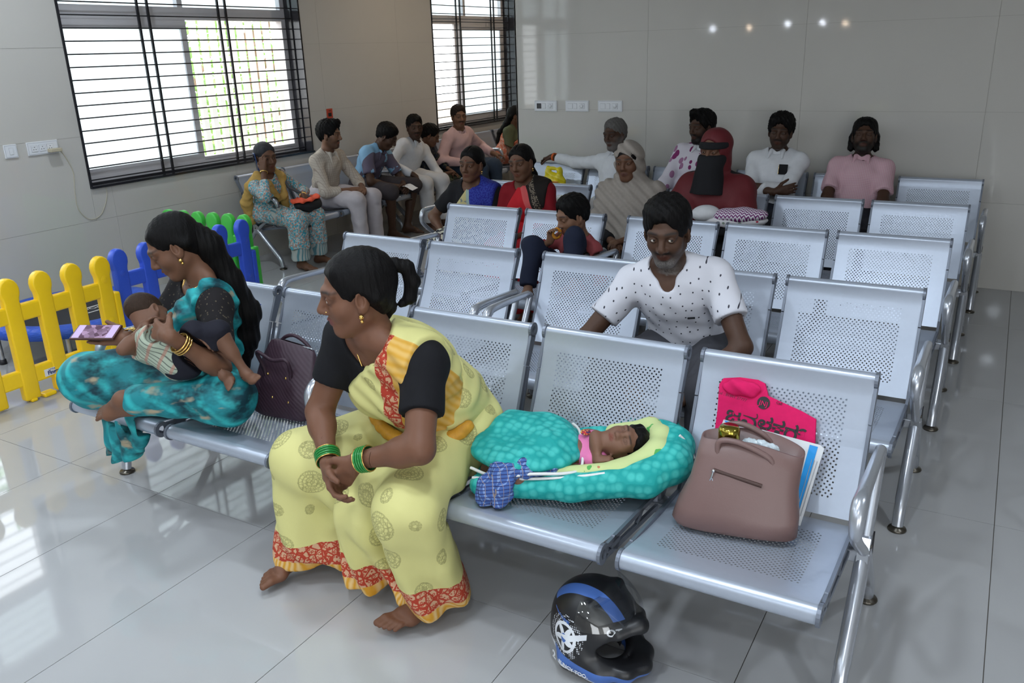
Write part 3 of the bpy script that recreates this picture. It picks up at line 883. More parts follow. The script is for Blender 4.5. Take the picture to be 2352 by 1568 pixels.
        S.ell(h(.022, 0, -.030), np.array((.066, .058+.004*kid, .080-.01*kid))*hs, Hd, .03, 'head')
        S.cap(h(.060, -.010, -.092+.012*kid), h(.060, .010, -.092+.012*kid), .020*hs, None, .022, 'head')
        for sg in (-1, 1):
            S.cap(h(-.004, sg*.048, -.052), h(.052, sg*.016, -.094+.012*kid), .019*hs, .016*hs, .025, 'head')
            S.ell(h(.050, sg*.038, -.026), np.array((.024, .022, .024))*hs, Hd, .025, 'head')
            S.cap(h(.082, sg*.010, .024), h(.070, sg*.046, .024), .012*hs, .010*hs, .016, 'head')
        for sg in (-1, 1):
            S.ell(h(.096, sg*.032, .004), np.array((.018, .017, .0115))*hs, Hd, .012, 'head', sub=True)
            S.ell(h(.0715, sg*.0315, .005), np.array((.0145, .0165, .0150))*hs, Hd, .006, 'head')      # lids
        nw = 1+.15*(sex == 'm')-.1*kid; nl = 1.-.25*kid
        S.cap(h(.080, 0, .020), h(.080+.024*nl, 0, -.024), .0078*hs, .0105*nw*hs, .010, 'head')
        S.ell(h(.098+.006*nl-.004, 0, -.030), np.array((.013, .0115*nw, .0095))*hs, Hd, .008, 'head')
        for sg in (-1, 1): S.ell(h(.090, sg*.0125*nw, -.033), np.array((.011, .008, .008))*hs, Hd, .008, 'head')
        for sg in (-1, 1): S.ell(h(.0975, sg*.0075, -.0425), np.array((.005, .0035, .005))*hs, Hd, .004, 'head', sub=True)
        lp = 1.15 if sex == 'f' else 1.05
        S.cap(h(.0745, -.021, -.062), h(.0855, 0, -.058), .0042*lp*hs, .0058*lp*hs, .007, 'head'); S.cap(h(.0855, 0, -.058), h(.0745, .021, -.062), .0058*lp*hs, .0042*lp*hs, .007, 'head')
        S.cap(h(.0755, -.014, -.0685), h(.0755, .014, -.0685), .0062*lp*hs, None, .008, 'head'); S.ell(h(.0800, 0, -.0695), np.array((.0068, .012, .0058))*lp*hs, Hd, .007, 'head')
        S.cap(h(.0905, -.018, -.0638), h(.0905, .018, -.0638), .0022*hs, None, .004, 'head', sub=True)
        for sg in (-1, 1):
            S.ell(h(-.006, sg*.0745, -.004), np.array((.021, .0095, .034))*hs, Hd @ rot('z', sg*18), .008, 'ear')
            S.ell(h(-.001, sg*.081, .002), np.array((.010, .006, .018))*hs, Hd @ rot('z', sg*18), .006, 'ear', sub=True)
            S.ell(h(.002, sg*.074, -.030), np.array((.008, .006, .010))*hs, Hd, .008, 'ear')
        R_ = .150*hs
        s.fine.append((hc-R_, hc+R_, hres))
        s.label, s.cat, s.group = label, category, group
        s.root = thing(name, label, category, tuple(s.base*np.array((1, 1, 0))+np.array((0, 0, s.base[2]))), 0, group)
        s.gaze = gaze; s.lids = lids
        s.S0 = Sdf(); s.S0.P = list(S.P)
        for q_ in touch: S.press(q_.S0, .020)
    def hand(s, d, wr, hd, pn, curl, spread, thumb, hsc):
        """hd: direction of the hand, pn: direction the palm faces"""
        S = s.S; q = s.sc*hsc; pn = unit(pn-hd*(pn @ hd)); sg = 1 if d == 'L' else -1
        side = np.cross(hd, pn)*sg*-1      # towards the thumb
        # left hand palm down pointing forward: thumb points right
        S.cap(wr, wr+hd*.03*q, .023*q, .024*q, .015, 'hand')
        for o in (-.024, -.008, .008, .024):
            S.cap(wr+hd*.02*q+side*o*.6*q, wr+hd*.082*q+side*o*q, .0135*q, .0115*q, .012, 'hand')
        s.__dict__.setdefault('tips', {})[d] = []
        for i, (o, L, r) in enumerate(((.026, .070, .0088), (.009, .078, .0090), (-.009, .072, .0086), (-.025, .056, .0076))):
            p = wr+hd*.085*q+side*o*q; ang = 0.
            dr0 = unit(hd+side*o*3.2*spread)
            cc = (curl[i] if hasattr(curl, '__len__') else curl)
            for j, fr in enumerate((.45, .31, .24)):
                ang += math.radians(cc*(.8 if j == 0 else 1.))
                dr = dr0*math.cos(ang)+pn*math.sin(ang); e = p+dr*L*fr*q
                S.cap(p, e, r*(1-.07*j)*q, r*(1-.07*(j+1))*q, .004, 'hand'); p = e
            s.tips[d].append(p)
        p = wr+hd*.022*q+side*.020*q+pn*.006*q; ta = math.radians(thumb)
        d1 = unit(hd*.75+side*.75+pn*.35); d2 = unit(hd*math.cos(ta)+side*.35+pn*math.sin(ta))
        e = p+d1*.040*q; S.cap(p, e, .015*q, .0115*q, .012, 'hand'); e2 = e+d2*.030*q; S.cap(e, e2, .0108*q, .0098*q, .005, 'hand')
        e3 = e2+unit(d2+pn*.3)*.024*q; S.cap(e2, e3, .0098*q, .0082*q, .004, 'hand'); s.tips[d].append(e3)
        c = wr+hd*.09*q; s.__dict__.setdefault('hf', {})[d] = (wr, hd, pn, side)
        s.__dict__.setdefault('hc_', {})[d] = c
    def finish_body(s, hand_res=None):
        if hand_res:
            for d in ('L', 'R'):
                c = s.hc_[d]; r = .115*s.sc; s.fine.append((c-r, c+r, hand_res))
        hc, Hd, hs = s.hc, s.Hd, s.hs; skin = s.skin
        lipc = np.array(s.lips) if s.lips is not None else skin*np.array((.95, .62, .62))
        def colf(V):
            q = (V-hc) @ Hd/hs; x, y, z = q[:, 0], q[:, 1], q[:, 2]
            C = np.tile(skin, (len(V), 1)).astype(float)
            near = (np.abs(q) < .16).all(1)
            def lay(mask, col, a=1.):
                m = (np.clip(mask, 0, 1)*a*near)[:, None]; C[:] = C*(1-m)+np.array(col)*m
            sm = lambda v, w_: 1/(1+np.exp(-v/w_))
            fr = sm(x-.055, .004)
            if s.beard:
                bc, cover, must = s.beard
                jaw = sm(-.047-z, .005)*sm(x+.005, .01); side = sm(np.abs(y)-.043, .005)*sm(-.012-z, .006)*sm(x+.002, .008)*sm(.062-x, .01)
                lay(np.maximum(jaw, side)*sm(.145-np.abs(z), .01), bc, cover)
                lay(fr*np.exp(-(((z+.047)/.0075)**2))*sm(.031-np.abs(y), .003), bc if must is True else must, .97 if must is not False else 0)
            if s.chin:
                gr = np.array(s.chin)*(1+.6*np.sin(x*2900+y*1700)*np.sin(y*2500+z*2300))[:, None]
                m_ = (sm(-.074-z, .004)*sm(.040-np.abs(y), .006)*sm(x-.02, .008)*.8*near)[:, None]; C[:] = C*(1-m_)+gr*m_
            lay(fr*sm(1-np.sqrt((y/.024)**2+((z+.0635)/.0125)**2), .09), lipc, .9)
            for sg in (-1, 1):
                yy = y*sg; arch = .0305-.25*np.abs(yy-.036)**1.0*.35
                lay(sm(x-.045, .006)*np.exp(-((z-arch)/(.0048))**2)*sm(.0225-np.abs(yy-.034), .003), (.008, .006, .005), .95*s.brow)
                e = np.sqrt(((yy-.0315)/.0175)**2+((z-.005)/.0095)**2)
                lay(sm(x-.05, .004)*np.exp(-((e-1)/.22)**2), skin*.35, .55)
            return C
        o = sdf_obj('body', s.S, s.res, skin_mat(), s.root, s.fine, s.base, 1, colf)
        # eyes
        b = MB(); b.sphere((0, 0, 0), .0128*hs, 12, 8); me = b.mesh('eye'); me.materials.append(eye_mat())
        for sg in (-1, 1):
            e = link('eye', me, None, s.root); e.location = Vector(s.h(.0745, sg*.0315, .0045)-s.base)
            R = s.Hd @ rot('z', s.gaze[0]) @ rot('y', s.gaze[1]); e.rotation_euler = Matrix(R.tolist()).to_euler()
            lid = Sdf(); c = s.h(.0745, sg*.0315, .0045)
            lid.ell(c, .0142*hs, None, .004); op = .0040*(1-s.lids)
            lid.cap(c+Hd @ np.array((.014, -.010, -.0008))*hs, c+Hd @ np.array((.014, .010, -.0008))*hs, max(op, .0006)*1.15*hs, None, .002, sub=True)
            tone = skin*.8
            sdf_obj('eyelid', lid, .0022 if s.hres < .004 else .0032, skin_mat(), s.root, (), s.base, 1, lambda V: np.tile(tone, (len(V), 1)))
        return o
    # ---------------- garments
    def garment(s, name, sdf, m, res=None, fold=.003, freq=55., it=2, frame=None, fine=(), label=None):
        if fold and sdf.warp is None:
            a = np.random.rand(6)*6
            sdf.warp = lambda X, Y, Z: (fold*(np.sin(X*freq*.6+Z*freq*.9+a[0])*np.sin(Y*freq*.8-Z*freq*.35+a[1])+.6*np.sin(X*freq*1.3-Y*freq*1.1+Z*freq*.5+a[2]))).astype(np.float32)
        for q_ in s.touch: sdf.press(q_.S0, .020)
        return sdf_obj(name, sdf, res or s.res*.85, m, s.root, fine, s.base, it, None, frame or (s.chest, s.T1), label)
    def shirt(s, m, sleeve=.62, hem=.02, inf=.011, neck=(.062, .0), v=0., name='shirt', collar=None, res=None, fold=.003, fore=None):
        """sleeve: fraction of the upper arm covered; fore: fraction of the forearm covered (long sleeves)"""
        sc = s.sc; C = s.S.pick(('torso', 'hip'), inf*sc, 1., .036)
        for d in ('L', 'R'):
            e = s.elb[d]; sh = s.sh[d]
            C.ell(sh, np.array((.048, .048, .050))*sc*s.g+inf*sc, s.T1, .03)
            if fore is None:
                p = sh+(e-sh)*sleeve; C.cap(sh, p, .047*sc*s.g+inf*1.15*sc, .041*sc*s.g+inf*1.7*sc, .03, flat=(0, 1))
            else:
                C.cap(sh, e, .047*sc*s.g+inf*sc, .038*sc*s.g+inf*sc, .03); w_ = s.wri[d]; p = e+(w_-e)*fore
                C.cap(e, p, .038*sc*s.g+inf*1.1*sc, .030*sc+inf*1.2*sc, .03, flat=(0, 1))
        T = s.T1; nk = s.neck
        C.cap(nk+T @ np.array((-.01, 0, -.02))*sc, nk+T @ np.array((.03, 0, .12))*sc, neck[0]*sc, neck[0]*1.25*sc, .006, sub=True)
        if collar is not None: v = 0
        if v: C.cap(nk+T @ np.array((.07, 0, -v))*sc, nk+T @ np.array((.07, 0, .05))*sc, .010*sc, .060*sc, .008, sub=True)
        C.cut(-s.T0[:, 2], s.pel+s.T0 @ np.array((0, 0, -hem))*sc)
        o = s.garment(name, C, m, res, fold)
        if collar is not None:
            K = Sdf(); a = nk+T @ np.array((-.012, 0, -.022))*sc; b = nk+T @ np.array((.000, 0, .040))*sc
            K.cap(a, b, .074*sc, .064*sc, .004, flat=(1, 1)); K.cap(a-(b-a), b+(b-a), .062*sc, .055*sc, .004, sub=True)
            K.cap(nk+T @ np.array((.075, 0, -.03))*sc, nk+T @ np.array((.075, 0, .07))*sc, .006*sc, .030*sc, .004, sub=True)
            for sg in (-1, 1): K.cap(nk+T @ np.array((.050, sg*.040, .016))*sc, nk+T @ np.array((.088, sg*.050, -.046))*sc, .017*sc, .008*sc, .008)
            s.garment('collar', K, collar, .005, 0)
        return o
    def trousers(s, m, inf=.016, end=.93, name='trousers', flare=0., res=None, fold=.004):
        sc = s.sc; C = s.S.pick(('hip',), inf*.8*sc, 1., .04)
        for d in ('L', 'R'):
            k, a = s.knee[d], s.ank[d]
            for p in s.S.P:
                if p['tag'] == 'thigh'+d:
                    hip = p['a']; C.cap(hip, k, p['ra']+inf*sc, p['rb']+inf*1.2*sc, .04)
            if end > 1e-3: C.cap(k, k+(a-k)*end, .052*sc*s.g+inf*1.2*sc, .040*sc+inf*1.2*sc+flare, .03, flat=(0, 1))
        return s.garment(name, C, m, res, fold, 45.)
    def hair(s, style='short', m=None, vol=.0, res=None, part=None):
        h, Hd, hs = s.h, s.Hd, s.hs; K = Sdf(); m = m or hair_mat()
        r = res or s.hres*1.1
        K.ell(h(-.020, 0, .040), np.array((.101, .081, .088))*hs+vol*.6, Hd, .02)
        if style in ('short', 'tuft', 'curly', 'long_m'):
            K.ell(h(.000, 0, .084+vol*.4), np.array((.068, .062, .034))*hs+vol, Hd, .03)
            for sg in (-1, 1): K.ell(h(-.012, sg*.066, .010), np.array((.026, .014, .034))*hs, Hd, .015)      # sides down to the ears
            K.ell(h(-.070, 0, -.010), np.array((.034, .058, .050))*hs, Hd, .02)
            if style == 'tuft': K.ell(h(.055, .0, .108), np.array((.045, .052, .028))*hs+vol*.3, Hd @ rot('y', -18), .025)
            if style == 'long_m':
                for sg in (-1, 1): K.cap(h(-.03, sg*.075, .0), h(-.03, sg*.080, -.075), .026*hs, .022*hs, .02)
                K.ell(h(-.065, 0, -.055), np.array((.035, .07, .05))*hs, Hd, .02)
            K.ell(h(.122, 0, -.020), np.array((.082, .082, .106))*hs, Hd, .010, sub=True)
            for sg in (-1, 1): K.ell(h(.006, sg*.088, -.012), np.array((.024, .022, .030))*hs, Hd, .008, sub=True)
            am = {'curly': .005, 'tuft': .004}.get(style, .0025); fr = 190 if style == 'curly' else 150
            K.warp = lambda X, Y, Z: (am*np.sin(X*fr+Z*90)*np.sin(Y*fr*1.1+Z*60)+am*.7*np.sin(X*fr*1.7-Y*fr*.9)).astype(np.float32)
        else:
            # combed back from the forehead
            for sg in (-1, 1):
                K.cap(h(.045, sg*.035, .076), h(-.045, sg*.070, .0), .017*hs, .020*hs, .02)
            K.ell(h(-.060, 0, .0), np.array((.050, .068, .075))*hs, Hd, .02)
            K.ell(h(.122, 0, -.024), np.array((.094, .105, .108))*hs, Hd, .010, sub=True)
            for sg in (-1, 1): K.ell(h(.008, sg*.092, -.016), np.array((.032, .028, .040))*hs, Hd, .008, sub=True)
            if part: K.cap(h(.09, 0, .088), h(-.04, 0, .138), .004*hs, None, .006, sub=True)
            am = .0006
            K.warp = lambda X, Y, Z: (am*np.sin(X*240+Y*200+Z*40)).astype(np.float32)
        return s.garment('hair', K, m, r, 0, it=1), K
# ================================================================ fabrics
def cloth(name, col, amt=.1, scale=30, rough=.85, weave=True):
    if name in _M: return _M[name]
    m = mat(name, col, rough, 0, .25); t = NT(m); nz = t.noise(scale, t.coord(), 4, .6)
    t.base(t.mix(nz.outputs[0], tuple(c*(1-amt) for c in col), tuple(min(1, c*(1+amt)) for c in col)))
    if weave: t.bump(t.noise(500, t.coord(), 2).outputs[0], .15, .002)
    return m
def plaid(name, base, line, px=40., pz=40., w_=.2, line2=None, use_f=True):
    """two sets of thin stripes in the garment's own frame"""
    m = mat(name, base, .85, 0, .25); t = NT(m); v = t.sep(t.attr('loc', 'Vector'))
    def stripe(c, f):
        return t.math('LESS_THAN', t.math('FRACT', t.math('ADD', t.math('MULTIPLY', c, f), 50.)), w_)
    a = stripe(v[1], px); b = stripe(v[2], pz)
    c = t.mix(t.math('MULTIPLY', a, .75), base, line); t.base(t.mix(t.math('MULTIPLY', b, .7), c, line2 or line))
    return m
def spots(name, base, dots, scale, size, rnd=.6, dots2=None, attr=True, stretch=(1, 1, 1), flat=False):
    m = mat(name, base, .85, 0, .25); t = NT(m)
    vec = t.attr('loc', 'Vector') if attr else t.coord()
    vec = t.mapping(vec, stretch)
    vo = t.vor(scale, vec, 'F1', rnd)
    if flat:
        sv = t.sep(vec); cb = t.n('CombineXYZ'); t.l(sv[1], cb.inputs[0]); t.l(sv[2], cb.inputs[1]); vo.voronoi_dimensions = '2D'; t.l(cb.outputs[0], vo.inputs['Vector'])
    k = t.math('LESS_THAN', vo.outputs['Distance'], size)
    dc = dots
    if dots2:
        sp = t.sep(vo.outputs['Color']); dc_ = t.mix(t.math('GREATER_THAN', sp[0], .5), dots, dots2); t.base(t.mix(k, base, dc_))
    else: t.base(t.mix(k, base, dc))
    return m
def print_noise(name, base, ink, scale=40, th=.5, ink2=None, detail=2, attr=False):
    m = mat(name, base, .85, 0, .25); t = NT(m); vec = t.attr('loc', 'Vector') if attr else t.coord()
    n1 = t.noise(scale, vec, detail, .5); k = t.math('GREATER_THAN', n1.outputs[0], th); c = t.mix(k, base, ink)
    if ink2: n2 = t.noise(scale*1.3, t.mapping(vec, loc=(3, 5, 7)), detail, .5); c = t.mix(t.math('GREATER_THAN', n2.outputs[0], th+.04), c, ink2)
    t.base(c); return m
# ================================================================ the people on the back rows and along the wall
SEAT = .415
DK = (.068, .033, .020); MD = (.135, .064, .037); LT = (.20, .10, .060)
C_WHITE = cloth('white_cotton', (.66, .67, .70)); C_DARK = cloth('dark_trousers', (.018, .020, .028)); C_NAVY = cloth('navy_cotton', (.012, .016, .035))
C_CREAM = cloth('off_white_trousers', (.55, .53, .52)); C_BLK = cloth('black_cloth', (.010, .010, .012))
GREYH = hair_mat('grey_hair', (.10, .095, .09), .6)
def row_leg(sc, dx=.0, f=.44):
    return {'L': dict(ankle=(f, .12+dx, -SEAT+.075)), 'R': dict(ankle=(f, -.12+dx, -SEAT+.075))}
# --- back row
p = Human('man in pink checked short-sleeve shirt, head tilted back against the wall', (-.88, 6.13, SEAT), -86, 1.60, 1.06, DK, headw=(-.885, 6.33, 1.052), head=(2, -14, 0),
          arms={'L': dict(wrist=(.30, .16, .10)), 'R': dict(wrist=(.30, -.16, .10))}, legs=row_leg(1), beard=((.008, .007, .006), .95, True), gaze=(0, 8), lids=.5)
p.finish_body()
p.shirt(plaid('pink_check', (.62, .38, .43), (.66, .56, .58), 90, 90, .3, (.52, .28, .34)), .78, .06, collar=cloth('pink_plain', (.60, .37, .42)), v=.03)
p.trousers(C_DARK); p.hair('long_m', vol=.006)
p = Human('man in white long-sleeve shirt with folded arms and a phone in his pocket', (-1.44, 6.13, SEAT), -90, 1.63, 1.05, DK, headw=(-1.43, 6.24, 1.083), head=(4, 2, -4),
          arms={'L': dict(wrist=(.19, -.10, .33), hint=(.2, .8, -.6), dir=(.1, -1, .1), palm=(-1, 0, 0)), 'R': dict(wrist=(.23, .08, .30), hint=(.2, -.8, -.6), dir=(.0, 1, .25), palm=(-1, 0, 0))},
          legs=row_leg(1), beard=((.008, .007, .006), .55, True))
p.finish_body(.006); MW5 = p
p.shirt(C_WHITE, hem=.07, collar=C_WHITE, v=.04, fore=.62); p.trousers(C_DARK); p.hair('curly', vol=.014)
p = Human('bearded man in white shirt printed with purple flowers', (-2.06, 6.13, SEAT), -95, 1.66, 1.02, DK, headw=(-2.005, 6.24, 1.105), head=(-22, 2, 0),
          arms={'L': dict(wrist=(.30, .13, .10)), 'R': dict(wrist=(.28, -.17, .10))}, legs=row_leg(1), beard=((.006, .005, .005), .97, True))
p.finish_body()
p.shirt(spots('purple_flower_print', (.64, .60, .66), (.22, .03, .13), 17, .40, 1., (.34, .16, .28), stretch=(1, 1.2, .8)), hem=.07, collar=C_WHITE, fore=.85, v=.03)
p.trousers(C_DARK); p.hair('tuft', vol=.008)
p = Human('grey-haired man in white shirt with arm stretched along the backrest', (-2.66, 6.13, SEAT), -94, 1.62, .98, DK, headw=(-2.69, 6.22, 1.04), head=(-10, 4, 4), twist=-6,
          arms={'R': dict(w=(-3.36, 6.40, .835), hint=(-.3, -.2, -1), dir=(-.2, -1, -.25), palm=(0, 0, -1), curl=30), 'L': dict(wrist=(.28, .15, .12))}, legs=row_leg(1), beard=((.16, .15, .14), .75, (.12, .11, .1)))
p.finish_body()
p.shirt(C_WHITE, hem=.09, collar=C_WHITE, fore=.80, v=.04); p.trousers(C_CREAM); p.hair('short', GREYH)
_b = MB(); _w = p.wri['R']-p.base; _d = unit(p.wri['R']-p.elb['R']); _b.tube([tuple(_w-_d*.022), tuple(_w-_d*.006)], .034, 12); _b.build('wrist_thread', cloth('orange_thread', (.6, .12, .03)), p.root)
# shawl cloth over his shoulder
# --- fourth row
p = Human('woman in red headscarf and black face veil holding a wrapped baby', (-1.52, 5.10, SEAT), -92, 1.60, 1.08, MD, 'f', headw=(-1.525, 5.02, 1.085), head=(-8, 3, 0),
          arms={'L': dict(wrist=(.30, .02, .22), hint=(.1, 1, -.5)), 'R': dict(wrist=(.30, -.05, .20), hint=(.1, -1, -.5))}, legs=row_leg(1))
p.finish_body(); BUR = p
K = Sdf(); h = p.h                                            # black robe
K = p.S.pick(('torso', 'hip', 'thighL', 'thighR', 'shinL', 'shinR', 'uarmL', 'uarmR', 'farmL', 'farmR'), .008, 1., .04); p.garment('robe', K, C_BLK, .011, .004, 35)
K = Sdf(); K.ell(h(-.02, 0, .035), (.112, .094, .102), p.Hd, .03); K.ell(h(-.03, 0, -.07), (.080, .086, .10), p.Hd, .04)
for d in 'LR': K.cap(p.neck-np.array((0, 0, .03)), p.sh[d]-np.array((0, 0, .02)), .060, .078, .04); K.cap(p.sh[d]-np.array((0, 0, .015)), p.sh[d]*.35+p.elb[d]*.65, .080, .084, .05)
K.ell(p.chest+p.T1 @ np.array((.02, 0, .0)), (.155, .205, .17), p.T1, .06)
K.cap(h(.085, 0, .01), h(.17, 0, .01), .062, .075, .01, sub=True)
M_BUR = mat('red_scarf_with_sequins', (.10, .003, .007), .7); _t = NT(M_BUR); _vo = _t.vor(95, _t.attr('loc', 'Vector'), 'F1', .9); _s = _t.sep(_t.attr('loc', 'Vector'))
_z = _t.math('MULTIPLY', _t.math('LESS_THAN', _t.math('ABSOLUTE', _t.math('ADD', _t.math('ADD', _s[2], .07), _t.math('MULTIPLY', _s[1], .2))), .035), _t.math('LESS_THAN', _t.math('ADD', _s[1], .0), .02))
_t.base(_t.mix(_t.math('MULTIPLY', _z, _t.math('LESS_THAN', _vo.outputs['Distance'], .33)), (.10, .003, .007), (.6, .5, .5)))
p.garment('headscarf', K, M_BUR, .008, .003, 50)
K = Sdf(); K.ell(h(.028, 0, -.04), (.074, .082, .055), p.Hd, .02); K.cap(h(.06, 0, -.06), h(.085, 0, -.24), .075, .105, .03, flat=(0, 1)); K.cut(p.Hd[:, 2], h(0, 0, -.012), .003); p.garment('face_veil', K, C_BLK, .006, .002, 40)
K = Sdf(); K.ell(h(-.005, 0, .025), (.112, .092, .102), p.Hd, .02); K.cut(p.Hd[:, 2], h(0, 0, .062), .003); K.cut(-p.Hd[:, 2], h(0, 0, .022), .003); p.garment('veil_band', K, C_BLK, .006, 0)
p = Human('woman wrapped in a pale grey-brown shawl drawn over her head', (-2.08, 5.12, SEAT), -84, 1.52, 1.0, MD, 'f', headw=(-2.078, 5.02, 1.0), head=(-4, 2, 3),
          arms={'L': dict(wrist=(.34, .06, .14)), 'R': dict(wrist=(.34, -.04, .13))}, legs=row_leg(1), lips=(.10, .04, .03))
p.finish_body(.006); h = p.h
p.shirt(C_BLK, fore=.9, hem=.1); p.trousers(C_BLK)
K = Sdf(); K.ell(h(-.022, 0, .03), (.112, .090, .102), p.Hd, .03); K.ell(h(-.03, 0, -.08), (.088, .096, .12), p.Hd, .05)
for d in 'LR': K.cap(p.neck+np.array((0, 0, -.01)), p.sh[d], .075, .075, .05); K.cap(p.sh[d], p.elb[d], .075, .085, .05)
K.ell(p.chest+p.T1 @ np.array((.02, 0, -.02)), (.155, .19, .17), p.T1, .06); K.ell(p.waist+p.T1 @ np.array((.04, -.03, -.03)), (.155, .18, .15), p.T1, .06)
K.cap(p.chest+p.T1 @ np.array((.12, .06, -.05)), p.pel+p.T1 @ np.array((.28, .0, -.06)), .07, .10, .06)
K.cap(h(.045, 0, .000), h(.20, 0, -.010), .066, .072, .008, sub=True); K.cap(h(.085, 0, -.06), h(.12, 0, -.20), .050, .020, .01, sub=True)
_a = p.T1; _o = p.chest
K.warp = lambda X, Y, Z: (.007*np.sin(((X-_o[0])*.9+(Z-_o[2])*1.0)*85+3*np.sin(Y*14))*(np.abs(Z-_o[2]) < .5)).astype(np.float32)
p.garment('shawl', K, cloth('grey_brown_muslin', (.30, .265, .235), .15, 60), .0075)
K = Sdf(); K.ell(h(-.012, 0, .036), (.093, .077, .080), p.Hd, .02); K.ell(h(.125, 0, -.028), (.085, .079, .095), p.Hd, .012, sub=True); p.garment('hair', K, hair_mat(), .006, 0)
def bindi(p, col=(.25, .01, .01)):
    b = MB(); b.sphere(tuple(p.h(.0865, 0, .040)-p.base), .0042, 8, 6); b.build('bindi', mat('bindi_red', col, .5), p.root)
def earring(p, sgs=(1, -1), r=.007):
    for sg in sgs:
        b = MB(); b.sphere(tuple(p.h(.006, sg*.083, -.043)-p.base), r, 8, 6); b.sphere(tuple(p.h(.006, sg*.083, -.056)-p.base), r*.7, 8, 6); b.build('earring', mat('gold', (.75, .48, .15), .25, 1.), p.root)
def necklace(p, drop=.10, col='gold', r=.0035):
    sc = p.sc; T = p.T1; nk = p.neck
    pts = [(-.035, .060, .035), (.02, .062, .012), (.062, .042, -.025), (.100, .014, -.025-drop*.75), (.108, 0, -.03-drop), (.100, -.014, -.025-drop*.75), (.062, -.042, -.025), (.02, -.062, .012), (-.035, -.060, .035)]
    b = MB(); b.tube([nk+T @ (np.array(q)*sc)-p.base for q in smooth_path(pts, 5)], r, 6); b.build('necklace', mat('gold', (.75, .48, .15), .25, 1.), p.root)
def pallu(p, m, name, la, lb, ra, rb, inf=.024, res=.008, fold=.004, arm=None, down=.0):
    """band over the left shoulder: (l,z) of the outer edge la-lb and inner edge ra-rb in the chest frame"""
    C = p.S.pick(('torso', 'hip'), inf*p.sc, 1., .05)
    C.ell(p.sh['L'], np.array((.053, .053, .056))*p.sc*p.g+inf*p.sc, p.T1, .04)
    if arm: C.cap(p.sh['L'], p.sh['L']+(p.elb['L']-p.sh['L'])*arm, .06*p.sc*p.g, .06*p.sc*p.g, .03)
    def edge(a, b, sg):
        d = np.array((b[0]-a[0], b[1]-a[1])); n = np.array((d[1], -d[0]))*sg; n = n/np.linalg.norm(n)
        C.cut(p.T1 @ np.array((0, n[0], n[1])), p.chest+p.T1 @ (np.array((0, a[0], a[1]))*p.sc), .003)
    edge(la, lb, -1); edge(ra, rb, 1)
    C.cap(p.neck+p.T1 @ np.array((-.01, 0, -.02))*p.sc, p.neck+p.T1 @ np.array((.03, 0, .12))*p.sc, .060*p.sc, .08*p.sc, .006, sub=True)
    C.cut(-p.T0[:, 2], p.pel+p.T0 @ np.array((0, 0, -.05))*p.sc)
    return p.garment(name, C, m, res, fold, 60)
def sari_skirt(p, m, name='sari', inf=.03, res=.011):
    C = p.S.pick(('hip', 'thighL', 'thighR', 'shinL', 'shinR'), inf, 1., .06); kl, kr = p.knee['L'], p.knee['R']; al, ar = p.ank['L'], p.ank['R']
    C.cap(kl, kr, .075, None, .05); C.cap((kl+kr)/2*.5+(al+ar)/2*.5, (al+ar)/2, .09, .11, .05)
    C.cut((0, 0, -1), (0, 0, .04)); return p.garment(name, C, m, res, .005, 40)
def banded(name, field, stripes, n, noise=None):
    """colour bands along direction n=(l,z) of the chest frame; stripes: [(threshold, colour)]"""
    m = mat(name, field, .8, 0, .25); t = NT(m); v = t.sep(t.attr('loc', 'Vector'))
    d = t.math('ADD', t.math('MULTIPLY', v[1], n[0]), t.math('MULTIPLY', v[2], n[1])); c = field
    if noise:
        nz = t.noise(noise[0], t.attr('loc', 'Vector'), 2); c = t.mix(t.math('GREATER_THAN', nz.outputs[0], noise[1]), field, noise[2])
    for th, col in stripes:
        col_ = col
        if isinstance(col, tuple) and len(col) == 2:
            nz = t.noise(120, t.attr('loc', 'Vector'), 1); col_ = t.mix(t.math('GREATER_THAN', nz.outputs[0], .5), col[0], col[1])
        c = t.mix(t.math('GREATER_THAN', d, th), c, col_)
    t.base(c); return m
p = Human('woman in red sari with a black patterned border, gold chain at her neck', (-2.80, 5.10, SEAT), -84, 1.50, 1.0, MD, 'f', headw=(-2.83, 4.98, .972), head=(-4, 4, 6),
          arms={'L': dict(wrist=(.32, .06, .12)), 'R': dict(wrist=(.32, -.06, .12))}, legs=row_leg(1))
p.finish_body(); p.shirt(cloth('crimson_blouse', (.20, .006, .012)), .62, -.13, neck=(.075, 0), v=.03); p.hair('back', part=1)
M_REDS = banded('red_sari_cloth', (.50, .014, .022), [(.035, (.58, .09, .09)), (.075, (.015, .011, .010)), (.09, ((.20, .16, .12), (.012, .009, .008))), (.125, (.012, .009, .008))], (.94, .34))
pallu(p, M_REDS, 'sari_drape', (.20, .17), (.10, -.30), (.0, .19), (-.16, -.02), arm=.35); sari_skirt(p, M_REDS)
bindi(p); earring(p, (1,)); necklace(p, .09); RED = p
K = Sdf(); K.chain([p.h(-.085, .0, -.03), p.h(-.10, .02, -.10), p.chest+p.T1 @ np.array((-.10, .03, .05))], [.035, .03, .022], .02); p.garment('braid', K, hair_mat(), .006, .002, 120)
p = Human('woman in black blouse with cream and royal blue sari', (-3.26, 5.12, SEAT), -84, 1.50, 1.08, MD, 'f', touch=(RED,), headw=(-3.22, 4.97, .95), head=(-2, 2, -3),
          arms={'L': dict(wrist=(.34, .05, .10)), 'R': dict(w=(-3.38, 4.80, .50), hint=(-.2, -.8, -.3))}, legs=row_leg(1))
p.finish_body(); p.shirt(C_BLK, .72, -.13, neck=(.08, 0), v=.03); p.hair('back', part=1)
M_BLUS = banded('cream_and_blue_sari', (.50, .43, .20), [(.012, (.30, .38, .33)), (.035, ((.018, .02, .22), (.03, .05, .30)))], (.96, .28), (26, .56, (.20, .22, .20)))
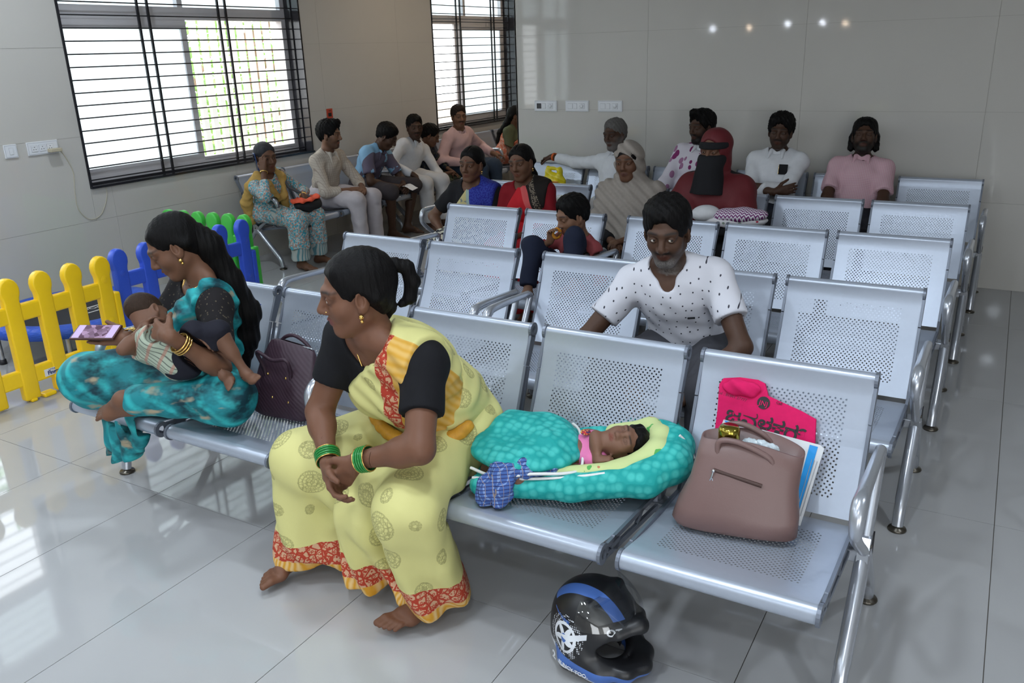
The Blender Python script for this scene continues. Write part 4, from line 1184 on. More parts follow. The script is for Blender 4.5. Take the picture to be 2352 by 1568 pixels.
pallu(p, M_BLUS, 'sari_drape', (.205, .17), (.15, -.30), (.01, .19), (-.15, -.03), arm=.3); sari_skirt(p, print_noise('black_white_print', (.55, .53, .42), (.02, .02, .03), 42, .5))
bindi(p); earring(p, (1,)); necklace(p, .10); BLU = p
# --- third row: the boy with the orange ring
p = Human('small boy in faded red t-shirt eating an orange ring snack', (-2.05, 4.16, SEAT), -104, 1.12, 1.0, LT, headw=(-2.03, 4.12, .822), head=(-18, 14, 0), kid=1, hs=.92,
          arms={'R': dict(w=(-2.115, 4.02, .695), hint=(-.1, -1, -.6), dir=(.2, .25, 1), palm=(.3, .9, .2), curl=38, thumb=35), 'L': dict(wrist=(.20, .16, .06), hint=(-.3, 1, -.3))},
          legs={'R': dict(w=(-2.17, 3.85, .44), hint=(.6, -.3, 1), foot=(.7, -.1, -.7)), 'L': dict(w=(-1.90, 3.88, .50), hint=(.4, .2, 1), foot=(1, .2, -.2))}, res=.008, hres=.0038, gaze=(-4, 20), lids=.45)
p.finish_body(.0045); BOY = p
M_BOY = mat('faded_red_jersey', (.26, .045, .05), .85); _t = NT(M_BOY); _s = _t.sep(_t.attr('loc', 'Vector'))
_r = _t.math('SQRT', _t.math('ADD', _t.math('POWER', _t.math('ADD', _s[1], 0.005), 2.), _t.math('POWER', _t.math('ADD', _s[2], .03), 2.)))
_t.base(_t.mix(_t.math('MULTIPLY', _t.math('LESS_THAN', _r, .045), _t.math('GREATER_THAN', _s[0], 0.)), (.26, .045, .05), (.045, .02, .03)))
p.shirt(M_BOY, fore=.72, hem=.08); p.trousers(C_NAVY, .022, .86); p.hair('short', vol=.005)
# --- along the window wall
SW = SEAT*.97
def wl(dl=0, f=.42): return {'L': dict(ankle=(f, .11+dl, -SW+.075)), 'R': dict(ankle=(f, -.11+dl, -SW+.075))}
p = Human('woman in turquoise printed tunic and mustard scarf talking on a phone', (-5.36, 5.10, SW), 2, 1.48, 1.0, MD, 'f', headw=(-5.24, 5.02, .925), head=(-18, 4, 2),
          arms={'R': dict(w=(-5.14, 4.885, .835), hint=(.3, -.5, -1), dir=(-.15, .15, 1), palm=(-.35, .9, 0), curl=30), 'L': dict(w=(-5.04, 5.19, .60), hint=(-.2, 1, -.4), dir=(.6, .2, -.6))}, legs=wl(.04, .36), bare_toes=False)
p.finish_body(.0055); PHW = p
M_TURQ = print_noise('turquoise_print', (.42, .52, .52), (.05, .33, .42), 62, .5, (.45, .24, .18), 2)
p.shirt(M_TURQ, fore=.62, hem=.1)
K = p.S.pick(('hip', 'thighL', 'thighR'), .024, 1., .05)
for d in 'LR': K.cap(p.knee[d], p.knee[d]*.35+p.ank[d]*.65, .078, .085, .04, flat=(0, 1))
K.cap(p.knee['L'], p.knee['R'], .05, None, .05); p.garment('tunic_skirt', K, M_TURQ, .009, .004, 45)
M_STRP = mat('blue_striped_trousers', (.42, .45, .44), .85); _t = NT(M_STRP); _s = _t.sep(_t.coord()); _t.base(_t.mix(_t.math('LESS_THAN', _t.math('FRACT', _t.math('ADD', _t.math('MULTIPLY', _s[1], 46.), 20.)), .4), (.42, .45, .42), (.10, .24, .28)))
p.trousers(M_STRP, .020, .93, flare=.02); p.hair('back', hair_mat('dark_grey_hair', (.03, .03, .034), .5))
C_MUST = cloth('mustard_scarf_cloth', (.50, .31, .09), .12, 50)
K = Sdf(); T = p.T1; c = p.chest; nk = p.neck
for sg in (1, -1):
    K.chain([nk+T @ np.array((-.07, sg*.02, .0)), nk+T @ np.array((-.02, sg*.085, .035)), c+T @ np.array((.09, sg*.085, .10)), c+T @ np.array((.14, sg*.035, -.04))], [.024, .024, .026, .026], .03)
K.chain([nk+T @ np.array((-.02, -.085, .035)), c+T @ np.array((-.05, -.15, .06)), p.pel+T @ np.array((-.08, -.17, .10)), p.pel+T @ np.array((-.05, -.17, -.06))], [.028, .034, .042, .040], .04)
K.chain([c+T @ np.array((.14, .03, -.04)), p.waist+T @ np.array((.15, .03, -.04))], [.034, .04], .03)
p.garment('scarf', K, C_MUST, .007, .004, 90)
for d in 'LR':
    b = MB(); _w = p.wri[d]-p.base; _d = unit(p.wri[d]-p.elb[d]); b.tube([tuple(_w-_d*.012), tuple(_w-_d*.004)], .032, 12); b.build('bangle', mat('gold', (.75, .48, .15), .25, 1.), p.root)
p = Human('young man in beige checked shirt and pale trousers, tall hair', (-5.36, 5.80, SW), 4, 1.66, .96, LT, headw=(-5.235, 5.80, 1.03), head=(14, 4, 0),
          arms={'L': dict(w=(-4.99, 5.90, .545), hint=(-.4, 1, -.5), dir=(.5, -.8, .1), palm=(-.5, 0, -.8), curl=40), 'R': dict(w=(-5.03, 5.80, .555), hint=(-.4, -1, -.5), dir=(.7, .6, .0), palm=(-.3, .4, -.8), curl=40)},
          legs=wl(.02, .44), beard=((.015, .012, .01), .55, True))
p.finish_body(.0055); p.shirt(plaid('beige_check', (.50, .44, .37), (.28, .22, .19), 48, 48, .14, (.36, .30, .26)), hem=.10, fore=.55, collar=cloth('beige_plain', (.50, .45, .39)), v=.035)
p.trousers(cloth('pale_lilac_trousers', (.50, .46, .48)), .02, .95); p.hair('tuft', vol=.012); p.hair
p = Human('man in light blue polo and dark shorts bending over a paper', (-5.36, 6.37, SW), 6, 1.64, 1.02, DK, headw=(-5.13, 6.47, .955), head=(14, 34, 0), bow=.03,
          arms={'L': dict(w=(-4.98, 6.48, .50), hint=(-.3, 1, -.4), dir=(.7, -.6, -.2), palm=(-.2, -.6, -.6), curl=35), 'R': dict(w=(-5.03, 6.40, .50), hint=(-.3, -1, -.4), dir=(.8, .4, -.2), palm=(-.2, .5, -.7), curl=35)},
          legs={'L': dict(w=(-5.02, 6.54, .09), hint=(1, .5, .6)), 'R': dict(w=(-5.00, 6.28, .09), hint=(1, -.4, .6))}, gaze=(0, 15), lids=.5)
p.finish_body(.0055)
M_POLO = mat('blue_ombre_polo', (.20, .40, .62), .8); _t = NT(M_POLO); _s = _t.sep(_t.attr('loc', 'Vector')); _n = _t.noise(9, _t.attr('loc', 'Vector'), 3)
_f = _t.math('MULTIPLY', _t.math('GREATER_THAN', _s[0], .05), _t.math('GREATER_THAN', _n.outputs[0], .44)); _t.base(_t.mix(_f, (.22, .42, .62), (.10, .085, .13)))
p.shirt(M_POLO, .72, .08, collar=M_POLO, v=.05); p.trousers(cloth('dark_shorts', (.045, .038, .042)), .02, .10, 'shorts'); p.hair('short', vol=.004); POLO = p
p = Human('man in white kurta and white trousers beside the boy', (-5.36, 7.0, SW), -8, 1.62, .97, DK, touch=(POLO,), headw=(-5.235, 7.06, .985), head=(-30, 4, 0),
          arms={'R': dict(w=(-5.07, 6.76, .56), hint=(-.3, -1, -.4), dir=(.7, .3, -.5)), 'L': dict(w=(-5.02, 7.02, .46), hint=(-.2, 1, -.3), dir=(.4, -.2, -.8))}, legs=wl(-.04, .46), beard=((.01, .008, .007), .25, True))
p.finish_body(.006); p.shirt(C_WHITE, hem=.12, fore=.93, collar=C_WHITE, v=.03); p.trousers(cloth('white_trousers', (.56, .55, .55)), .022, .97); p.hair('short'); WKUR = p
p = Human('boy in dark patterned shirt leaning against the pink shirt man', (-5.40, 7.42, SW), 10, 1.28, .96, MD, headw=(-5.25, 7.34, .872), head=(16, 22, -8), kid=1, hs=.95, touch=(WKUR,),
          arms={'L': dict(wrist=(.28, .08, .08)), 'R': dict(wrist=(.28, -.06, .08))}, legs=wl(0, .34), gaze=(0, 15), lids=.5)
p.finish_body(); p.shirt(print_noise('dark_leaf_print', (.018, .022, .035), (.08, .075, .05), 34, .58), hem=.08, fore=.6); p.trousers(cloth('olive_trousers', (.05, .06, .035))); p.hair('short', vol=.006); BOYW = p
p = Human('heavy man in pale pink shirt and jeans turning toward the camera', (-5.36, 7.93, SW), -6, 1.70, 1.14, LT, touch=(BOYW,), headw=(-5.235, 7.87, 1.025), head=(-30, 2, 0),
          arms={'L': dict(w=(-5.02, 8.20, .60), hint=(-.5, .8, -.3), dir=(.6, .6, -.2)), 'R': dict(w=(-5.12, 7.72, .56), hint=(-.2, -1, -.5))}, legs=wl(.05, .48), beard=((.01, .008, .007), .12, True), belly=.02)
p.finish_body(.006); p.shirt(cloth('pale_pink_shirt', (.62, .42, .42)), hem=.09, fore=.93, collar=cloth('pale_pink_shirt', (.62, .42, .42)), v=.05); p.trousers(cloth('blue_jeans', (.035, .055, .09)), .02); p.hair('short', hair_mat('brown_black_hair', (.02, .014, .012)))
p = Human('woman in olive green blouse and orange sari by the far window', (-5.34, 9.03, SW), 8, 1.52, 1.02, MD, 'f', headw=(-5.22, 9.10, .935), head=(10, 4, 0),
          arms={'L': dict(wrist=(.32, .1, .12)), 'R': dict(wrist=(.32, -.08, .12))}, legs=wl(0, .42))
p.finish_body(); p.shirt(cloth('olive_blouse', (.09, .10, .055)), .8, -.12); M_ORS = print_noise('orange_floral_sari', (.55, .16, .09), (.62, .34, .26), 30, .52)
pallu(p, M_ORS, 'sari_drape', (.20, .17), (.16, -.30), (.02, .19), (-.14, -.03)); sari_skirt(p, M_ORS); p.hair('back')
K = Sdf(); K.chain([p.h(-.085, .0, -.02), p.h(-.11, -.02, -.10), p.chest+p.T1 @ np.array((-.13, -.06, .02)), p.waist+p.T1 @ np.array((-.12, -.07, 0))], [.045, .045, .04, .03], .02); p.garment('loose_hair', K, hair_mat(), .007, .003, 120)
# ================================================================ people in the front rows
GOLD = mat('gold', (.75, .48, .15), .25, 1.)
def bangles(p, d, rs, m, gap=.009, start=.010, r=.0034):
    w_ = p.wri[d]-p.base; dd = unit(p.wri[d]-p.elb[d]); a = unit(np.cross(dd, (0.3, 0.2, 1))); b_ = np.cross(dd, a)
    for i, R in enumerate(rs):
        c = w_-dd*(start+gap*i); b = MB()
        b.tube([c+a*R*math.cos(2*PI*k/20)+b_*R*math.sin(2*PI*k/20) for k in range(20)], r, 6, False, True); b.build('bangle', m, p.root)
# ---- man in the dotted t-shirt
p = Human('man in white dotted v-neck t-shirt leaning forward, grey stubble on his chin', (-1.03, 3.20, SEAT), -86, 1.72, 1.0, (.085, .042, .026), headw=(-1.075, 2.985, 1.028), head=(4, 13, 2), res=.008, hres=.0030,
          arms={'L': dict(w=(-.90, 2.80, .47), hint=(-.15, .8, .1), dir=(.6, -.5, -.3)), 'R': dict(w=(-1.16, 2.80, .48), hint=(-.15, -.8, .1), dir=(.6, .5, -.3))},
          legs={'L': dict(w=(-.86, 2.80, .085), hint=(1, .25, .8)), 'R': dict(w=(-1.24, 2.80, .085), hint=(1, -.25, .8))}, beard=((.012, .009, .008), .60, (.010, .008, .007)), gaze=(24, -6), shoulder=1.02, hs=1.04, lids=-.1, chin=(.16, .15, .145))
p.finish_body()
M_TEE = spots('white_dotted_jersey', (.66, .66, .72), (.045, .045, .06), 27, .085, .55, flat=True)
p.shirt(M_TEE, .60, .08, .012, (.060, 0), .055, res=.0065, fold=.0025); p.trousers(cloth('grey_trousers', (.055, .055, .065)), .018)
b = MB(); _c = p.chest+p.T1 @ np.array((.128, .075, -.01))-p.base; _l = p.T1[:, 1]; b.tube([_c-_l*.014, _c+_l*.014], .004, 6); b.build('logo_tab', C_BLK, p.root)
p.hair('short', hair_mat(), vol=.010, res=.0036)
# ---- woman in the yellow sari
p = Human('woman in pale yellow sari with red and gold border, black blouse and green bangles', (-1.52, 2.09, SEAT+.005), -97, 1.60, 1.18, (.165, .074, .043), 'f', headw=(-1.552, 1.765, 1.052), head=(-36, 6, -2), bow=.03, armlen=.90, res=.0065, hres=.0026,
          arms={'R': dict(w=(-1.605, 1.635, .560), hint=(-.5, -.9, .2), dir=(.4, .65, -.65), palm=(-.5, .6, .4), curl=28, thumb=25), 'L': dict(w=(-1.490, 1.630, .600), hint=(-.3, .9, .35), dir=(.3, -.55, -.75), palm=(-.6, -.5, .1), curl=26, thumb=25)},
          legs={'R': dict(w=(-1.905, 1.790, .085), hint=(1, -.35, .9), foot=(1, -.30, 0)), 'L': dict(w=(-1.385, 1.790, .085), hint=(1, .35, .9), foot=(1, -.36, 0))}, bare_toes=True, gaze=(-8, 2), hs=1.02, lips=(.15, .045, .045), lids=.1, shoulder=1.04)
p.finish_body(.0038); YEL = p
p.shirt(cloth('black_blouse', (.007, .007, .009), .2), .60, -.16, .010, (.088, 0), .03, res=.0065, fold=.0018)
M_YS = mat('yellow_sari_georgette', (.66, .62, .24), .62, 0, .3); t = NT(M_YS); loc = t.coord('Object')
YF = (.64, .605, .245)
def medallion(t, vec, field, ink, scale=7.6):
    vo = t.vor(scale, vec, 'F1', .25); d = vo.outputs['Distance']; inside = t.math('LESS_THAN', d, .34)
    fine = t.vor(scale*13, vec, 'DISTANCE_TO_EDGE', .7).outputs['Distance']
    ln = t.math('LESS_THAN', fine, .075)
    ring = t.math('LESS_THAN', t.math('ABSOLUTE', t.math('SUBTRACT', t.math('FRACT', t.math('MULTIPLY', d, 11.)), .5)), .20)
    k = t.math('MULTIPLY', inside, t.math('MAXIMUM', ln, t.math('MULTIPLY', ring, .6)))
    return t.mix(t.math('MULTIPLY', k, .62), field, ink)
def paisley(t, vec, a, b):
    w1 = t.vor(38, vec, 'DISTANCE_TO_EDGE', 1.).outputs['Distance']; w2 = t.vor(90, vec, 'F1', 1.).outputs['Distance']
    k = t.math('MAXIMUM', t.math('LESS_THAN', w1, .09), t.math('LESS_THAN', t.math('ABSOLUTE', t.math('SUBTRACT', w2, .38)), .10))
    return t.mix(k, a, b)
zz = t.math('ADD', t.sep(loc)[2], SEAT+.005)                      # height above the floor
nzb = t.noise(7, loc, 2); zb = t.math('ADD', zz, t.math('MULTIPLY', t.math('SUBTRACT', nzb.outputs[0], .5), .05))
c = medallion(t, loc, YF, (.22, .20, .07))
c = t.mix(t.math('LESS_THAN', zb, .178), c, paisley(t, loc, (.60, .36, .22), (.42, .045, .02)))
gold = t.mix(t.wave(26, t.mapping(loc, rot=(0, 0, .6)), 2).outputs[0], (.62, .30, .02), (.72, .50, .22))
c = t.mix(t.math('LESS_THAN', zb, .098), c, gold); t.base(c)
t.bump(t.noise(420, loc, 2).outputs[0], .12, .002)
C = p.S.pick(('hip',), .040, 1., .06)
kl, kr, al, ar = p.knee['L'], p.knee['R'], p.ank['L'], p.ank['R']
for d in 'LR':
    hip = [q for q in p.S.P if q['tag'] == 'thigh'+d][0]['a']
    C.cap(hip, p.knee[d], .108, .092, .06); C.cap(p.knee[d], p.ank[d]+np.array((0, 0, .0)), .090, .098, .05)
    C.cap(p.knee[d]*.5+p.ank[d]*.5+np.array((0, .05, 0)), p.ank[d]+np.array((0, .06, 0)), .085, .10, .05)
mk = (kl+kr)/2; ma = (al+ar)/2; bk = np.array((0, .06, 0))
C.cap(kl*.75+kr*.25+bk, kr*.75+kl*.25+bk, .07, None, .06)
for t_ in (.3, .6, .9):
    a_ = kl*(1-t_)+al*t_; b_ = kr*(1-t_)+ar*t_; C.cap(a_+bk*.8, b_+bk*.8, .055, None, .06)
# the gathered front fall between the knees
C.cap(p.pel+p.T0 @ np.array((.16, 0, -.02)), mk+np.array((.02, .02, -.12)), .075, .075, .06); C.cap(mk+np.array((.02, .02, -.12)), ma+np.array((.02, .0, -.02)), .070, .075, .06)
_o = mk.copy()
def _w(X, Y, Z):
    low = np.clip((.62-Z)/.5, 0, 1); ang = np.arctan2(Y-_o[1]-.25, X-_o[0])
    return (.016*low*np.sin(ang*15+6*np.sin(Z*4.0)+9*(X-_o[0]))+.004*np.sin(X*38+Z*26)*np.sin(Y*30-Z*12)).astype(np.float32)
C.warp = _w; C.cut((0, .12, -1), (0, 1.74, .058))
p.garment('sari', C, M_YS, .0075, it=2, frame=(p.chest, p.T1)); YSK = Sdf(); YSK.P = [q_ for q_ in C.P if not q_.get('late')]
# upper part of the sari: waist wrap, pallu over the left shoulder, fall on the back
M_YP = mat('yellow_sari_pallu', YF, .62, 0, .3); t = NT(M_YP); loc = t.attr('loc', 'Vector'); s_ = t.sep(loc)
n2 = (1., .04); d_ = t.math('ADD', t.math('MULTIPLY', s_[1], n2[0]), t.math('MULTIPLY', s_[2], n2[1]))
front = t.math('GREATER_THAN', s_[0], -.03)
c = medallion(t, loc, YF, (.22, .20, .07), 9.)
c = t.mix(t.math('MULTIPLY', front, t.math('GREATER_THAN', d_, .060)), c, paisley(t, loc, (.60, .34, .20), (.42, .04, .02)))
gold = t.mix(t.wave(14, t.mapping(loc, rot=(.5, 0, 0)), 3).outputs[0], (.62, .33, .04), (.68, .42, .12))
c = t.mix(t.math('MULTIPLY', front, t.math('GREATER_THAN', d_, .110)), c, gold); t.base(c)
M_YW = mat('yellow_sari_wrap', YF, .62, 0, .3); t = NT(M_YW); t.base(medallion(t, t.attr('loc', 'Vector'), YF, (.22, .20, .07), 8.))
C = p.S.pick(('torso', 'hip'), .022, 1., .05); T = p.T1; ch = p.chest
C.ell(p.sh['L'], np.array((.075, .06, .075)), T, .04)
def slab(C, a, b, sg):
    d = np.array((b[0]-a[0], b[1]-a[1])); n = np.array((d[1], -d[0]))*sg; n /= np.linalg.norm(n); C.cut(T @ np.array((0, n[0], n[1])), ch+T @ np.array((0, a[0], a[1])), .003)
slab(C, (.175, .16), (.215, -.22), -1); slab(C, (.035, .18), (-.165, .02), 1)
C.cap(p.neck+T @ np.array((-.01, 0, -.02)), p.neck+T @ np.array((.03, 0, .12)), .062, .08, .006, sub=True)
C.warp = lambda X, Y, Z: (.0035*np.sin((X*.7+Z)*95)+.002*np.sin(X*40-Y*60)).astype(np.float32)
p.garment('sari_pallu', C, M_YP, .0062, it=2)
C = p.S.pick(('hip',), .030, 1., .06); C.ell(p.waist, (.150, .185, .13), p.T0, .05)
C.cap(p.sh['L']+T @ np.array((-.03, -.05, .0)), p.pel+T @ np.array((-.09, .04, .06)), .050, .10, .06); C.cap(p.pel+T @ np.array((-.09, .04, .06)), p.pel+T @ np.array((-.04, .13, -.04)), .09, .075, .05)
C.cut(T[:, 0]*1.0, ch+T @ np.array((.02, 0, 0)), .02) if False else None
C.cap(ch+T @ np.array((.05, 0, .02)), ch+T @ np.array((.35, 0, .02)), .20, .24, .02, sub=True)
C.warp = lambda X, Y, Z: (.005*np.sin(X*52+Z*40)*np.sin(Y*30-Z*55)).astype(np.float32)
p.garment('sari_wrap', C, M_YW, .0075, it=2); YSK.P += [q_ for q_ in C.P if not q_.get('late') and not q_['sub']]
K = Sdf(); w1 = p.waist; 
for k in range(14):
    a0, a1 = math.radians(-78+k*11), math.radians(-78+(k+1)*11)
    f_ = lambda a: w1+p.T0 @ np.array((.168*math.cos(a), .195*math.sin(a), -.012-.02*math.sin(a)))
    K.cap(f_(a0), f_(a1), .020, None, .01)
p.garment('gold_belt_border', K, cloth('gold_brocade', (.58, .28, .03), .3, 60, .45), .006, .002, 140)
hh, KK = p.hair('back', res=.0032, vol=.004)
K = Sdf(); K.chain([p.h(-.085, 0, .045), p.h(-.118, 0, .060), p.h(-.150, 0, .045), p.h(-.160, 0, .0), p.h(-.145, 0, -.045), p.h(-.120, 0, -.058)], [.020, .019, .021, .022, .019, .012], .008)
K.chain([p.h(-.075, .02, -.02), p.h(-.078, .0, -.060), p.h(-.07, 0, -.085)], [.03, .022, .012], .015)
K.warp = lambda X, Y, Z: (.0012*np.sin(X*260+Y*300)).astype(np.float32); p.garment('ponytail', K, hair_mat(), .0036, 0)
b = MB(); cc = p.h(-.106, 0, .056)-p.base; ax_ = p.Hd @ np.array((-.9, 0, .3)); u_ = p.Hd[:, 1]; v_ = np.cross(ax_, u_)
b.tube([cc+(u_*math.cos(2*PI*k/16)+v_*math.sin(2*PI*k/16))*.025 for k in range(16)], .0105, 8, False, True); b.build('hair_band', cloth('red_scrunchie', (.30, .006, .008)), p.root)
earring(p, (1, -1), .0075); necklace(p, .06, r=.0022)
b = MB(); b.sphere(tuple(p.h(.092, .0185, -.030)-p.base), .0026, 8, 6); b.build('nose_stud', GOLD, p.root)
GRN = mat('green_glass_bangle', (.02, .22, .045), .18)
for d in 'LR': bangles(p, d, (.0345, .035, .0355, .036), GRN, .0085, .014); bangles(p, d, (.035, .0365), GOLD, .036, .009, .002)
for d in 'LR':
    fl, fd, sd, up = p.ft[d]; c_ = fl+fd*.148*p.sc-sd*.015*p.sc+up*.011-p.base; b = MB()
    b.tube([c_+(sd*math.cos(2*PI*k/12)+up*math.sin(2*PI*k/12))*.0105 for k in range(12)], .0024, 6, False, True); b.build('toe_ring', mat('silver', (.8, .8, .8), .2, 1.), p.root)
# ---- woman in the teal sari
p = Human('woman in teal tie-dye sari sitting cross-legged, nursing an infant and holding a phone', (-2.72, 2.12, SEAT), -116, 1.56, 1.04, (.165, .078, .046), 'f', headw=(-2.655, 2.035, 1.035), head=(-10, 26, 3), bow=.02, res=.0075, hres=.003,
          arms={'R': dict(w=(-2.640, 1.765, .758), hint=(-.4, -.8, -.6), dir=(.55, -.45, .0), palm=(.0, .45, .9), curl=6, thumb=8), 'L': dict(w=(-2.360, 1.735, .815), hint=(-.1, .7, -1), dir=(.35, -.9, .15), palm=(-.85, -.2, -.35), curl=34)},
          legs={'L': dict(w=(-2.640, 1.705, .545), hint=(-.45, .9, .05), foot=(.64, -.745, -.03), fup=(.35, .0, .93)), 'R': dict(w=(-2.66, 1.97, .430), hint=(1, -.45, .25), foot=(-.2, .9, 0))}, bare_toes=True, gaze=(0, 26), lids=.55, hs=.98)
p.finish_body(.004); TEAL = p
p.shirt(spots('black_lace_blouse', (.012, .010, .011), (.09, .075, .05), 70, .20, .8, stretch=(1, 1, .5)), .80, -.15, .010, (.092, 0), .035, res=.0065, fold=.0015)
M_TS = mat('teal_tie_dye', (.01, .25, .28), .6, 0, .3); t = NT(M_TS); loc = t.coord()
nz = t.noise(5.5, t.mapping(loc, (1, 1, 1.6), (.3, .2, .4)), 4, .6); wv = t.wave(5.0, t.mapping(loc, (1, .6, 1.3), (.2, .5, .3)), 5.5)
c = t.mix(t.math('MULTIPLY', t.math('SUBTRACT', wv.outputs[0], .35), 1.6, clamp=True), (.012, .22, .25), (.030, .40, .42))
c = t.mix(t.math('MULTIPLY', t.math('SUBTRACT', nz.outputs[0], .49), 7., clamp=True), c, (.004, .035, .05))
n3 = t.noise(9, t.mapping(loc, (1, 1, 2.4), loc=(4, 2, 1)), 3); c = t.mix(t.math('MULTIPLY', t.math('SUBTRACT', n3.outputs[0], .60), 9., clamp=True), c, (.36, .30, .20)); t.base(c)
t.bump(t.noise(300, loc, 2).outputs[0], .12, .002)
C = p.S.pick(('hip',), .03, 1., .06)
for d in 'LR':
    hip = [q for q in p.S.P if q['tag'] == 'thigh'+d][0]['a']; C.cap(hip, p.knee[d], .105, .085, .05); C.cap(p.knee[d], p.ank[d]*(.86 if d == 'L' else 1)+p.knee[d]*(.14 if d == 'L' else 0), .080, .056 if d == 'L' else .075, .04)
C.ell(p.pel+p.B @ np.array((.15, 0, -.045)), (.15, .23, .075), p.B, .06)
for q_ in p.S.pick(('thighL', 'thighR', 'shinR'), .032, 1., .05).P: C.P.append(q_)
# cloth hanging over the seat edge
e0 = np.array((-2.93, 1.86, .45))
for (x, y, z0, z1, r0, r1) in ((-2.93, 1.86, .46, .20, .040, .048), (-2.86, 1.83, .43, .21, .040, .045), (-2.79, 1.81, .42, .25, .038, .040), (-2.72, 1.80, .42, .27, .036, .030), (-3.0, 1.88, .48, .22, .035, .035)):
    C.cap((x, y, z0), (x-.01, y-.015, z1), r0, r1, .035, flat=(0, 1))
C.warp = lambda X, Y, Z: (.008*np.sin(X*62+Z*9+2*np.sin(Z*16))*np.clip((.56-Z)/.2, .25, 1)+.004*np.sin(X*30-Y*44+Z*60)).astype(np.float32)
p.garment('sari', C, M_TS, .0075, it=2)
T = p.T1; ch = p.chest; C = p.S.pick(('torso',), .020, 1., .05); C.ell(p.sh['L'], np.array((.06, .05, .06)), T, .04)
slab(C, (.125, .17), (.14, -.20), -1); slab(C, (.065, .17), (-.07, -.10), 1); C.cap(p.neck+T @ np.array((-.01, 0, -.02)), p.neck+T @ np.array((.03, 0, .12)), .085, .10, .006, sub=True)
C.cap(p.elb['L']*.55+p.wri['L']*.45, p.elb['L'], .062, .075, .03); C.cap(p.elb['L'], p.waist+T @ np.array((.02, .16, -.02)), .068, .085, .05)
C.cap(ch+T @ np.array((.10, .09, .02)), p.elb['L']*.7+p.wri['L']*.3, .050, .060, .05); C.cap(p.waist+T @ np.array((-.05, .15, .0)), p.pel+T @ np.array((-.05, .20, -.06)), .06, .05, .04)
C.warp = lambda X, Y, Z: (.006*np.sin(X*55+Y*35+Z*58)+.003*np.sin(X*80-Z*90)).astype(np.float32)
p.garment('sari_pallu', C, M_TS, .0068, it=2)
p.hair('back', res=.0036, part=1)
K = Sdf(); K.chain([p.h(-.080, .0, .0), p.h(-.105, .0, -.06), p.neck+T @ np.array((-.10, .02, -.03)), p.chest+T @ np.array((-.135, .05, -.02)), p.waist+T @ np.array((-.135, .07, .0)), p.pel+T @ np.array((-.13, .09, .0))], [.055, .052, .050, .055, .05, .03], .03)
K.warp = lambda X, Y, Z: (.0025*np.sin(X*190+Y*230+Z*20)).astype(np.float32); p.garment('loose_hair', K, hair_mat(), .0055, 0)
earring(p, (1,), .008); necklace(p, .13, r=.004); bangles(p, 'R', (.033, .034, .0335, .034), GOLD, .012, .012, .0022); bangles(p, 'L', (.036, .0365, .0365), GOLD, .010, .040, .0035)
fl, fd, sd, up = p.ft['L']; c_ = fl+fd*.148*p.sc-sd*.015*p.sc+up*.011-p.base; b = MB()
b.tube([c_+(sd*math.cos(2*PI*k/12)+up*math.sin(2*PI*k/12))*.0105 for k in range(12)], .003, 6, False, True); b.build('toe_ring', mat('silver', (.8, .8, .8), .2, 1.), p.root)
# dark tasselled end of the sari under the seat
for k in range(16):
    b = MB(); x = -2.20+.011*k; y = 2.02+.012*math.sin(k*2.1); o_ = p.base
    b.tube([Vector((x, y, .335))-Vector(o_), Vector((x+.01*math.sin(k), y-.02, .26))-Vector(o_), Vector((x+.018*math.sin(k*1.7), y-.035, .205+.02*math.sin(k*3)))-Vector(o_)], [.010, .008, .004], 5); b.build('tassel', cloth('dark_teal_tassel', (.004, .014, .018)), p.root)
# ---- the infant on her lap
p = Human('infant in striped top lying across the lap of the teal sari woman', (-2.45, 1.825, .640), 78, .72, 1.05, (.16, .078, .048), headw=(-2.598, 1.835, .828), head=(0, 25, -42), kid=1, hs=.70, front=(-.1, .8, .55), res=.005, hres=.003,
          arms={'L': dict(w=(-2.545, 1.775, .815), hint=(-1, .2, -.9), dir=(.3, -.6, .6), hscale=1.1), 'R': dict(w=(-2.46, 1.86, .77), hint=(0, -1, 0))},
          legs={'L': dict(w=(-2.285, 1.865, .645), hint=(-.2, -.2, 1), foot=(-.3, -1, -.2), fup=(-.6, .2, .7)), 'R': dict(w=(-2.225, 1.915, .640), hint=(.2, -.3, 1), foot=(0, -1, -.1), fup=(-.6, .3, .7))}, lids=.9, category='baby', name='baby', touch=(TEAL,))
p.finish_body(.0035)
M_INF = plaid('pale_green_striped_top', (.42, .48, .38), (.05, .06, .06), 60, 20, .22, (.45, .22, .17)); p.shirt(M_INF, .55, .07, .022, (.05, 0), res=.005, fold=.002); p.trousers(cloth('navy_shorts', (.012, .012, .02)), .024, .02, 'shorts', res=.005)
K = Sdf(); K.ell(p.h(-.020, 0, .042), np.array((.099, .079, .086))*p.hs, p.Hd, .02); K.ell(p.h(.115, 0, -.03), np.array((.085, .085, .10))*p.hs, p.Hd, .01, sub=True); K.cut(-p.Hd[:, 2], p.h(0, 0, -.01)); p.garment('hair', K, hair_mat('thin_baby_hair', (.03, .018, .012), .6), .004, 0)
b = MB(); w_ = p.ank['R']-p.base; dd = unit(p.ank['R']-p.knee['R']); a_ = unit(np.cross(dd, (0, .2, 1))); b2 = np.cross(dd, a_)
b.tube([w_+(a_*math.cos(2*PI*k/14)+b2*math.sin(2*PI*k/14))*.020 for k in range(14)], .0025, 6, False, True); b.build('anklet', C_BLK, p.root)
